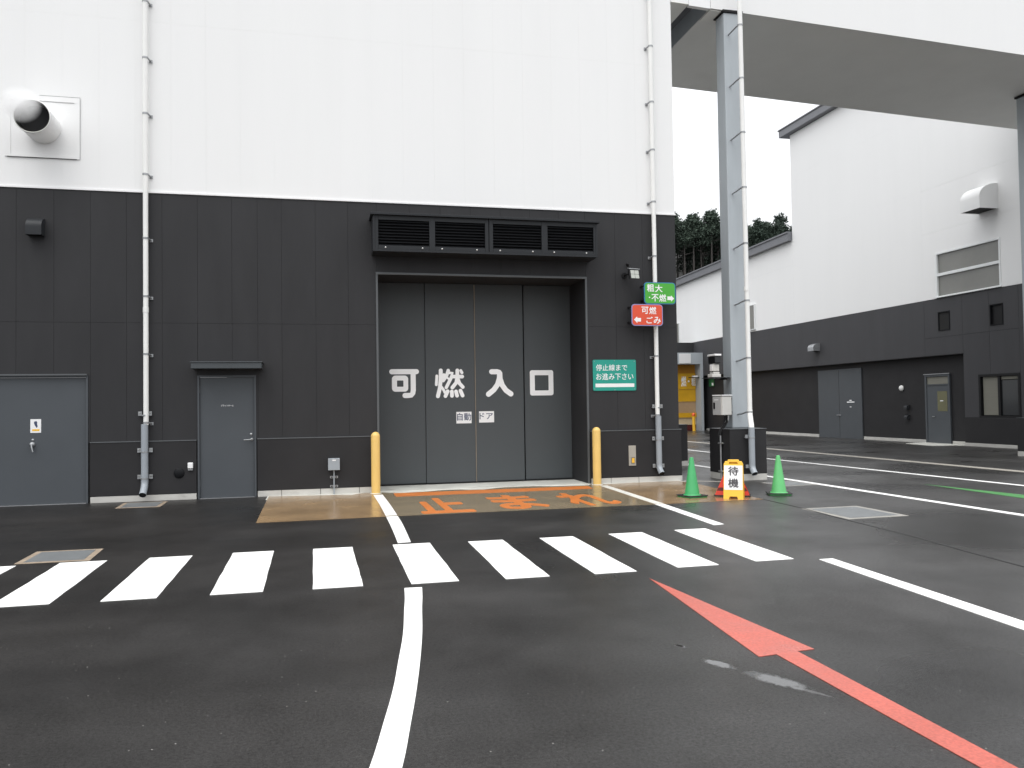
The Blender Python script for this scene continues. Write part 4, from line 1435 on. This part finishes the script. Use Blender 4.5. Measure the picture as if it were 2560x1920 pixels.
# control cabinet beside the column
t = thing('control_cabinet', (8.2, 15.4, 1.34), "pale grey electrical cabinet mounted at chest height beside the bridge column", "cabinet", None)
w = MB()
def TK(px, py_): return (px, py_)
CA = [(7.955, 15.50), (8.035, 15.24), (8.30, 15.345), (8.22, 15.605)]
w.prism(CA, 1.345, 1.73, 'cabinet')
cb = w.build('cabinet_body', t, bevel=0.008)
w = MB()
big = [(7.94, 15.507), (8.027, 15.222), (8.317, 15.338), (8.23, 15.622)]
w.prism(big, 1.744, 1.765, 'white')
w.build('cabinet_roof', t, bevel=0.004)
w = MB()
mid = [(7.96, 15.497), (8.038, 15.246), (8.295, 15.348), (8.217, 15.600)]
w.prism(mid, 1.7305, 1.7435, 'black')
w.build('roof_gasket', t)
# door on the left face
dv = (Vector(CA[1])-Vector(CA[0])).normalized()
nv = Vector((-dv.y, dv.x))*-1
def onface(A, dv, nv):
    return lambda u, v, wd: (A[0]+dv.x*u+nv.x*wd, A[1]+dv.y*u+nv.y*wd, v)
fl = (Vector(CA[1])-Vector(CA[0])).length
Tc = onface(CA[0], dv, nv)
if Tc(0, 0, 1)[0] > CA[0][0]:
    nv = -nv
    Tc = onface(CA[0], dv, nv)
w = MB()
w.prism(rrect(0.006, fl-0.045, 1.352, 1.724, 0.006), 0.001, 0.014, 'cabinet_side', Tc)
cdoor = w.build('cabinet_door', t)
w = MB()
w.prism(rrect(0.03, 0.075, 1.47, 1.61, 0.02), 0.0145, 0.026, 'black', Tc)
w.build('latch', cdoor)
w = MB()
w.prism(rrect(0.05, 0.17, 1.655, 1.668, 0.003), 0.0145, 0.0155, 'white', Tc)
w.build('name_plate', cdoor)
w = MB()
w.box(8.28, 8.449, 15.60, 15.66, 1.38, 1.42, 'black')
w.box(8.28, 8.449, 15.60, 15.66, 1.66, 1.70, 'black')
w.box(8.27, 8.30, 15.42, 15.62, 1.44, 1.66, 'dark_joint')
w.build('mount_bracket', t)

# camera unit on a shelf
t = thing('security_camera', (8.15, 15.5, 2.13), "white and black camera unit on a small shelf on the column, above the pale cabinet", "camera")
w = MB()
w.box(7.86, 8.26, 15.33, 15.80, 2.118, 2.132, 'louver_frame')
w.box(8.2605, 8.449, 15.62, 15.80, 2.118, 2.132, 'louver_frame')
w.box(8.20, 8.24, 15.40, 15.62, 2.08, 2.1175, 'black')
w.build('shelf', t, bevel=0.003)
w = MB()
w.prism(rrect(7.87, 8.075, 15.34, 15.56, 0.02), 2.1325, 2.20, 'cabinet')
w.box(7.91, 8.05, 15.36, 15.53, 2.2005, 2.245, 'cabinet')
w.build('pan_base', t, bevel=0.01)
w = MB()
w.box(7.905, 8.045, 15.36, 15.52, 2.26, 2.40, 'cabinet')
w.box(7.884, 7.902, 15.37, 15.48, 2.262, 2.40, 'white')
w.box(8.048, 8.066, 15.37, 15.50, 2.262, 2.40, 'louver_frame')
w.tube([(7.975, 15.44, 2.24), (7.975, 15.44, 2.262)], 0.05, 'black', 16)
w.build('yoke', t, bevel=0.01)
w = MB()
w.box(7.915, 8.045, 15.31, 15.60, 2.425, 2.575, 'louver')
w.tube([(7.975, 15.44, 2.40), (7.975, 15.44, 2.426)], 0.04, 'cabinet', 14)
hd = w.build('camera_housing', t, bevel=0.008)
w = MB()
w.box(7.905, 8.058, 15.28, 15.62, 2.5755, 2.615, 'white')
w.build('sun_shield', hd, bevel=0.008)
w = MB()
w.prism(rrect(7.925, 8.035, 2.438, 2.565, 0.01), 0.0005, 0.003, 'glass_dark', TF(15.31))
w.build('window', hd)

# ================================================================== RIGHT-HAND HALL
hall = thing('right_hall', (XR, 30, 0), "long hall across the lane with white upper wall, charcoal band and recessed doors", "building")
T = TR(XR)
def yj(*ys): return sorted(-y for y in ys)
w = MB()
# charcoal band over the recess, and the flush part with the office window
holes = [(-24.60, -24.05, 4.05, 4.73), (-22.30, -21.77, 4.01, 4.71), (-22.85, -21.19, 0.96, 2.42)]
panels(w, yj(20.9, 21.17, 22.35, 23.49), [0.975, 3.83, 5.22], holes, T, 'dark_wall_lit', 0.05, 0.008)
panels(w, yj(23.49, 25.29), [3.19, 3.83, 5.22], holes, T, 'dark_wall_lit', 0.05, 0.008)
panels(w, yj(25.29, 44.0, 62), [3.19, 5.22], holes, T, 'dark_wall_lit', 0.05, 0.008)
w.box(XR+0.012, XR+0.16, 23.49, 62, 3.20, 5.22, 'dark_joint')
w.box(XR+0.16, XR+0.20, 20.9, 23.48, 0.0, 5.22, 'black')
w.box(XR+0.012, XR+0.16, 20.91, 21.19, 0.0, 5.22, 'dark_joint')
w.box(XR+0.012, XR+0.16, 21.19, 23.48, 2.425, 4.0, 'dark_joint')
w.box(XR+0.012, XR+0.16, 21.19, 23.48, 4.74, 5.22, 'dark_joint')
w.box(XR+0.012, XR+0.16, 22.86, 23.48, 0.0, 2.42, 'dark_joint')
w.box(XR+0.012, XR+0.16, 21.19, 22.86, 0.0, 0.95, 'dark_joint')
w.box(XR+0.012, XR+0.16, 22.31, 23.48, 4.0, 4.74, 'dark_joint')
# recessed wall, its soffit and end
w.box(XW, XW+0.2, 23.47, 62, 0.0, 3.19, 'dado')
w.box(XR+0.002, XW-0.0005, 23.50, 62, 3.176, 3.186, 'dark_wall')
w.box(XR+0.05, XW-0.001, 23.47, 23.488, 0.0, 3.17, 'dark_wall')
w.box(XR+0.3, XR+14, 20.9, 20.95, 0, 14, 'white_wall')
w.build('lower_wall', hall)
w = MB()
w.box(XR-0.03, XR+0.011, 20.9, 23.488, 0.11, 0.970, 'dado')
w.build('dado', hall, bevel=0.006)
w = MB()
w.box(XR-0.045, XR+0.01, 20.9, 23.50, 0, 0.1095, 'plinth')
w.build('plinth', hall, bevel=0.004)
for (a, b) in ((23.52, 24.38), (25.68, 29.22), (32.32, 43.3)):
    w = MB()
    w.box(XW-0.035, XW-0.0005, a, b, 0, 0.12, 'plinth')
    w.build('plinth', hall, bevel=0.004)
w = MB()
w.prism([(20.5, 23.9), (21.5, 23.52), (21.76, 23.55), (21.76, 25.7), (20.75, 25.5)], 0.0, 0.02, 'apron')
w.build('door_step', hall)
w = MB()
HT = 14.12
whole = [(-24.64, -21.80, 5.225, 6.85)]
panels(w, yj(20.9, 25.29), [5.225, 7.63, 9.24, 12.1, HT], whole, T, 'white_wall', 0.05, 0.003)
panels(w, yj(25.29, 33.64), [5.225, 9.24, 12.1, HT], whole, T, 'white_wall', 0.05, 0.0015)
w.box(XR+0.012, XR+0.2, 24.64, 33.6, 5.225, HT, 'white_back')
w.box(XR+0.012, XR+0.2, 20.92, 24.64, 6.86, HT, 'white_back')
w.box(XR+0.012, XR+0.2, 20.92, 21.79, 5.225, 6.859, 'white_back')
w.box(XR+0.2, XR+0.24, 21.79, 24.64, 5.225, 6.859, 'black')
w.box(XR+0.02, XR+14, 33.60, 33.64, 8.8, HT, 'white_wall')
w.build('upper_wall', hall)
w = MB()
# lower wing with a slightly falling roof edge
def zl(y): return 9.15 - (y-33.7)*(9.15-8.84)/12.8
hy = [(33.641, 62.0)]
v = [(XR, 33.641, 5.225), (XR, 62, 5.225), (XR, 62, zl(62)), (XR, 33.641, zl(33.641)), (XR+9, 33.641, 5.225), (XR+9, 62, 5.225), (XR+9, 62, zl(62)), (XR+9, 33.641, zl(33.641))]
w.add(v, [(0, 3, 2, 1), (3, 7, 6, 2), (1, 2, 6, 5)], 'white_wall')
v = [(XR-0.004, 33.65, 8.02), (XR-0.004, 62, 7.4), (XR-0.004, 62, 7.408), (XR-0.004, 33.65, 8.028)]
w.add(v, [(0, 3, 2, 1)], 'white_back')
w.build('wing_wall', hall)
w = MB()
w.box(XR-0.26, XR+14, 30.0 - 12, 34.16, HT+0.02, HT+0.34, 'fascia')
w.box(XR-0.30, XR+14, 30.0 - 12, 34.20, HT+0.3405, HT+0.40, 'fascia')
w.build('roof_edge', hall, bevel=0.01)
w = MB()
v = []
for dz0, dz1, dx in ((0.0, 0.36, 0.22), (0.3605, 0.43, 0.27)):
    v = [(XR-dx, 33.66, zl(33.66)+dz0), (XR-dx, 62, zl(62)+dz0), (XR-dx, 62, zl(62)+dz1), (XR-dx, 33.66, zl(33.66)+dz1),
         (XR+9, 33.66, zl(33.66)+dz0), (XR+9, 62, zl(62)+dz0), (XR+9, 62, zl(62)+dz1), (XR+9, 33.66, zl(33.66)+dz1)]
    w.add(v, [(0, 3, 2, 1), (4, 5, 6, 7), (0, 1, 5, 4), (3, 7, 6, 2), (0, 4, 7, 3)], 'fascia')
w.build('wing_roof_edge', hall)

# windows and doors of the hall
def wall_window(y0, y1, z0, z1, X, frame_mt, bars, panes, fw_=0.06, name='window', sill=False, inset=0.05):
    """y0 < y1; bars: horizontal bar heights; panes: (y0,y1,z0,z1,mat)"""
    w = MB()
    w.box(X-0.02, X+0.10, y0, y0+fw_, z0+fw_, z1-fw_, frame_mt)
    w.box(X-0.02, X+0.10, y1-fw_, y1, z0+fw_, z1-fw_, frame_mt)
    w.box(X-0.02, X+0.10, y0, y1, z0, z0+fw_-0.001, frame_mt)
    w.box(X-0.02, X+0.10, y0, y1, z1-fw_+0.001, z1, frame_mt)
    for z in bars:
        w.box(X-0.018, X+0.08, y0+fw_, y1-fw_, z-0.05, z+0.05, frame_mt)
    if sill:
        w.box(X-0.06, X-0.021, y0-0.04, y1+0.04, z0-0.0, z0+0.035, frame_mt)
    f = w.build(name, hall, bevel=0.003)
    for (a, b, c, d, mt) in panes:
        q = MB()
        q.box(X+inset, X+inset+0.01, a, b, c, d, mt)
        q.build('pane', f)
    return f
wall_window(21.80, 24.64, 5.235, 6.85, XR, 'win_frame', [6.06], [(21.86, 24.58, 5.29, 6.01, 'glass_grey'), (21.86, 24.58, 6.11, 6.79, 'glass_grey')], 0.06, sill=True)
wall_window(24.05, 24.60, 4.05, 4.73, XR, 'louver', [], [(24.09, 24.56, 4.09, 4.69, 'black')], 0.035)
wall_window(21.77, 22.30, 4.01, 4.71, XR, 'louver', [], [(21.81, 22.26, 4.05, 4.67, 'black')], 0.035)
f = wall_window(21.19, 22.85, 0.96, 2.42, XR, 'black', [], [(22.08, 22.72, 1.06, 2.34, 'blind'), (21.27, 21.98, 1.06, 2.20, 'glass_dark'), (21.27, 21.98, 2.225, 2.33, 'blind')], 0.08)
q = MB()
q.box(XR+0.0, XR+0.09, 21.985, 22.075, 1.042, 2.338, 'black')
q.build('mullion', f)
wall_window(37.06, 38.35, 5.30, 6.60, XR-0.06, 'win_frame', [], [(37.105, 38.305, 5.345, 6.555, 'glass_grey')], 0.045, inset=-0.018)
wall_window(46.0, 47.3, 5.30, 6.58, XR-0.06, 'win_frame', [], [(46.045, 47.255, 5.345, 6.535, 'glass_grey')], 0.045, inset=-0.018)
w = MB()
w.box(XW-0.05, XW-0.0005, 29.27, 32.27, 0.0, 2.97, 'door')
dd_ = w.build('double_door', hall, bevel=0.004)
w = MB()
w.box(XW-0.0525, XW-0.0505, 30.76, 30.775, 0.02, 2.93, 'dark_joint')
w.box(XW-0.053, XW-0.0505, 29.75, 30.25, 1.53, 1.57, 'letter')
w.box(XW-0.053, XW-0.0505, 29.93, 30.08, 1.60, 1.64, 'letter')
w.box(XW-0.053, XW-0.0505, 29.95, 30.06, 1.33, 1.36, 'letter')
w.build('door_marks', dd_)
w = MB()
w.tube([(XW-0.05, 30.9, 0.99), (XW-0.10, 30.9, 0.99), (XW-0.10, 30.68, 0.99), (XW-0.05, 30.68, 0.99)], 0.015, 'galv', 8)
w.build('door_handle', dd_)
w = MB()
w.box(XW-0.05, XW-0.0005, 24.50, 25.55, 0.0, 2.12, 'door')
sdoor = w.build('door', hall, bevel=0.004)
w = MB()
w.box(XW-0.07, XW-0.0005, 24.42, 24.495, 0.0, 2.53, 'door')
w.box(XW-0.07, XW-0.0005, 25.555, 25.64, 0.0, 2.53, 'door')
w.box(XW-0.07, XW-0.0005, 24.50, 25.55, 2.125, 2.16, 'door')
w.box(XW-0.07, XW-0.0005, 24.50, 25.55, 2.44, 2.53, 'door')
w.box(XW-0.10, XW-0.071, 24.40, 25.66, 2.52, 2.545, 'galv')
w.build('door_frame', sdoor)
w = MB()
w.box(XW-0.03, XW-0.0005, 24.50, 25.55, 2.165, 2.435, 'blind')
w.build('transom_pane', sdoor)
w = MB()
w.box(XW-0.055, XW-0.0505, 24.56, 25.03, 1.18, 1.90, 'glass_yellow')
w.box(XW-0.058, XW-0.0555, 24.75, 24.90, 1.54, 1.57, 'letter')
w.build('door_glass', sdoor)
w = MB()
w.tube([(XW-0.05, 25.27, 0.98), (XW-0.09, 25.27, 0.98), (XW-0.09, 25.15, 0.985)], 0.014, 'galv', 8)
w.build('door_handle', sdoor)

# vents and lamps on the hall
vent_hood('vent_cowl', lambda u, v, wd: (XR-wd, u, v), 22.235, 7.80, 8.64, 0.81, 0.72, 'white_wall', "large white curved vent cowl above the wide window of the right hall", "vent", loc=(XR, 22.235, 7.8), mouth='dark_joint')
vent_hood('vent_cowl', lambda u, v, wd: (XR-wd, u, v), 31.9, 3.84, 4.18, 0.42, 0.34, 'galv', "small silver vent cowl on the charcoal band of the right hall", "vent", loc=(XR, 31.9, 3.84))
t = thing('wall_lamp', (XW, 26.93, 2.06), "round white opal lamp on the recessed wall between the two hall doors", "lamp")
w = MB()
w.lathe([(0.118, 0.0), (0.118, 0.02)], 'black', (XW, 26.93, 2.06), 24, '-x')
w.build('lamp_base', t)
w = MB()
w.lathe([(0.115, 0.02)] + [(0.115*math.cos(R_(a)), 0.02+0.08*math.sin(R_(a))) for a in range(10, 91, 16)], 'lamp_glass', (XW, 26.93, 2.06), 24, '-x')
w.build('lamp_shade', t)
for z, lab in ((1.24, "upper of two small dark vent cowls stacked beside the hall door"), (0.87, "lower of two small dark vent cowls stacked beside the hall door")):
    vent_hood('vent_cowl', lambda u, v, wd: (XW-wd, u, v), 26.62, z, z+0.17, 0.17, 0.14, 'louver_frame', lab, "vent", "small dark cowls by the hall door", loc=(XW, 26.62, z))
t = thing('safety_sign', (XW, 42.5, 2.8), "small dark green safety plate far down the recessed hall wall", "sign")
w = MB()
w.box(XW-0.04, XW-0.001, 42.25, 42.85, 2.55, 2.97, 'exit_green')
w.build('plate', t)
w = MB()
w.box(XW-0.044, XW-0.0405, 42.30, 42.50, 2.60, 2.75, 'letter')
w.build('symbol', t)

# ================================================================== loading bay at the end of the lane
bay = thing('loading_bay', (19, 43.6, 0), "grey framed loading bay with yellow shutter at the far end of the lane", "building")
BY = 43.6
w = MB()
w.box(15.0, 21.49, BY-0.6, BY+4, 3.86, 4.52, 'column')
w.build('bay_header', bay)
w = MB()
w.box(21.32, 21.49, BY-0.6, BY+4, 0, 3.859, 'column')
w.build('bay_post', bay)
w = MB()
w.box(20.0, 20.72, BY-0.63, BY-0.601, 3.90, 4.46, 'white_back')
w.build('header_panel', bay)
w = MB()
w.box(15, 21.7, BY+0.6, BY+4, 4.521, 5.2, 'dark_wall')
w.build('bay_wall', bay)
w = MB()
def sh(z0, z1, mt, y=0.0):
    w.box(15.5, 21.30, BY+y, BY+y+0.05, z0, z1, mt)
sh(3.35, 3.855, 'shutter_deep', 0.06)
sh(2.42, 3.348, 'shutter', 0.0)
sh(1.70, 2.415, 'shutter', 0.03)
sh(1.05, 1.695, 'sand', 0.06)
sh(0.77, 1.045, 'shutter', -0.02)
sh(0.35, 0.765, 'cream', 0.04)
sh(0.0, 0.345, 'dark_red', 0.06)
shut = w.build('shutter', bay)
w = MB()
w.text("燃", (20.38, 20.70, 2.58, 3.18), TF(BY), 'letter', w=0.002, d=0.003, off=0.02)
w.text("粗", (21.03, 21.29, 2.62, 3.08), TF(BY), 'letter', w=0.002, d=0.003, off=0.02)
w.lathe([(0.0, 0.008), (0.055, 0.006), (0.06, 0.0)], 'letter', (20.86, BY, 2.88), 14, '-y')
w.build('lettering', shut)
t = thing('bollard', (20.82, 43.0, 0), "slim yellow post with orange cap in front of the far yellow shutter", "bollard")
w = MB()
w.tube([(20.80, 42.9, 0), (20.78, 42.9, 0.86)], 0.09, 'aframe', 14)
w.build('post', t)
w = MB()
w.lathe([(0.10, 0.0), (0.11, 0.05), (0.10, 0.14), (0.05, 0.18), (0.0, 0.19)], 'orange_cap', (20.78, 42.9, 0.86), 14)
w.build('post_cap', t)
t = thing('shelf_lamp', (20.9, 43.0, 3.1), "thin dark arm carrying a small lamp before the yellow shutter", "lamp")
w = MB()
w.box(20.72, 21.33, BY-0.45, BY-0.25, 3.07, 3.11, 'black')
w.build('arm', t)
w = MB()
w.box(20.95, 21.22, BY-0.45, BY-0.25, 3.112, 3.20, 'white_back')
w.build('lamp_head', t)

# ================================================================== wooded hill behind
g = MB()
NX, NY = 26, 16
vs, fs = [], []
def hillz(x, y):
    t_ = max(0, (y-60)/60)
    return 3.2*min(1, max(0, (y-58)/14)) + 8*max(0, t_-0.25)**1.15 + 17.5*min(1, max(0, (y-92)/19)) + 0.5*math.sin(x*0.21)+0.4*math.sin(x*0.5+y*0.13)
for j in range(NY+1):
    for i in range(NX+1):
        x = -10 + 160*i/NX
        y = 58 + 92*j/NY
        vs.append((x, y, hillz(x, y) - (0.8 if j == 0 else 0)))
for j in range(NY):
    for i in range(NX):
        a = j*(NX+1)+i
        fs.append((a, a+1, a+NX+2, a+NX+1))
g.add(vs, fs, 'soil_shaded', True)
tag(g.build('hill'), kind='structure')

def tree_proto(seed, h, cb, rad, mt, dens):
    rnd = random.Random(seed)
    w = MB()
    w.tube([(0, 0, -0.5), (rnd.uniform(-.1, .1), rnd.uniform(-.1, .1), h*0.5), (rnd.uniform(-.15, .15), rnd.uniform(-.15, .15), h*0.93)], [0.20, 0.14, 0.04], 'bark', 8)
    for k in range(10):
        z = h*(cb-0.05) + (h*0.9-h*(cb-0.05))*k/10
        a = rnd.uniform(0, 6.28)
        L = rad*(0.9-0.6*k/10)*rnd.uniform(0.6, 1)
        w.tube([(0, 0, z), (L*0.6*math.cos(a), L*0.6*math.sin(a), z+L*0.1), (L*math.cos(a), L*math.sin(a), z+L*0.25)], [0.05, 0.03, 0.012], 'bark', 5)
    trunk = w
    c = MB()
    nsp = int(dens)
    for k in range(nsp):
        f = rnd.random()**0.9
        z = h*cb + (h-h*cb)*f
        rr = rad*(1-f)**0.85*(0.72+0.28*math.sin(17*f+seed+2.5*math.sin(seed*7+f*5))) + 0.10
        a = rnd.uniform(0, 6.28)
        d = rr*math.sqrt(rnd.uniform(0.12, 1.0))
        cxx, cyy, czz = d*math.cos(a), d*math.sin(a), z + 0.12*d
        for q in range(17):
            px, py_, pz = cxx+rnd.gauss(0, 0.20), cyy+rnd.gauss(0, 0.20), czz+rnd.gauss(0, 0.16)
            s = rnd.uniform(0.06, 0.15)
            u = Vector((rnd.gauss(0, 1), rnd.gauss(0, 1), rnd.gauss(0, 0.6))).normalized()
            v = u.cross(Vector((rnd.gauss(0, 1), rnd.gauss(0, 1), rnd.gauss(0, 1)))).normalized()
            p = Vector((px, py_, pz))
            c.add([p-u*s, p+v*s*0.55, p+u*s, p-v*s*0.55], [(0, 1, 2, 3)], mt)
    return trunk, c
protos = []
for i, a in enumerate(((3, 17.0, 0.855, 1.8, 'leaf_a', 260), (5, 16.2, 0.84, 2.0, 'leaf_b', 270), (8, 17.6, 0.86, 1.7, 'leaf_a', 240), (13, 16.6, 0.66, 1.9, 'leaf_b', 330))):
    protos.append(a)
TL = ["tall dark cedar in the front row of the wooded hill behind the low wing", "tall cedar standing deeper inside the wooded hill behind the low wing"]
cache = {}
def cedar(x, y, kind, top, row):
    base = hillz(x, y)
    if kind not in cache:
        tr, cr = tree_proto(*protos[kind])
        cache[kind] = None
        t = thing('cedar_tree', (0, 0, 0), "x", "tree", "cedars on the hill")
        to = tr.build('trunk', t, local=True)
        co = cr.build('crown', t, local=True)
        cache[kind] = (t, to, co, [True])
    t0, to, co, first = cache[kind]
    if first[0]:
        first[0] = False
        t = t0
    else:
        t = t0.copy()
        COL.objects.link(t)
        for ch in (to, co):
            k = ch.copy()
            k.parent = t
            COL.objects.link(k)
    t.location = (x, y, base)
    s = (top-base)/protos[kind][1]
    t.scale = (s*random.uniform(0.9, 1.15), s*random.uniform(0.9, 1.15), s)
    t.rotation_euler = (0, 0, random.uniform(0, 6.28))
    t['label'] = TL[0] if row == 0 else TL[1]
    return t
tops = [(24, 21.0), (26, 21.5), (28, 21.0), (30, 21.2), (31.6, 21.6), (33.2, 21.0), (34.8, 21.6), (36.9, 21.9), (38.15, 21.0), (39.3, 21.95), (40.4, 21.0), (41.4, 22.3), (42.6, 21.3), (43.8, 21.6), (44.8, 21.0), (45.7, 21.3), (46.8, 21.5), (47.8, 21.0), (49.0, 21.2), (50.3, 22.4), (51.8, 21.2), (53.5, 21.8), (55.2, 21.1)]
for i, (x, top) in enumerate(tops):
    cedar(x+random.uniform(-.15, .15), 80+random.uniform(-1, 1), 3 if x > 43.2 else random.choice((0, 1, 2)), top, 0)
for row, yy in enumerate((83, 86, 89.5, 93)):
    x = 23 + row*0.7
    while x < 66:
        cedar(x*yy/80.0*0.98, yy+random.uniform(-1.2, 1.2), random.choice((0, 1, 2, 3)), (20.9+random.uniform(-.9, .5)-1.6)*yy/80+1.2, 1)
        x += random.uniform(1.25, 2.1)

for o in list(bpy.data.objects):
    if o.type == 'EMPTY':
        o.hide_render = False
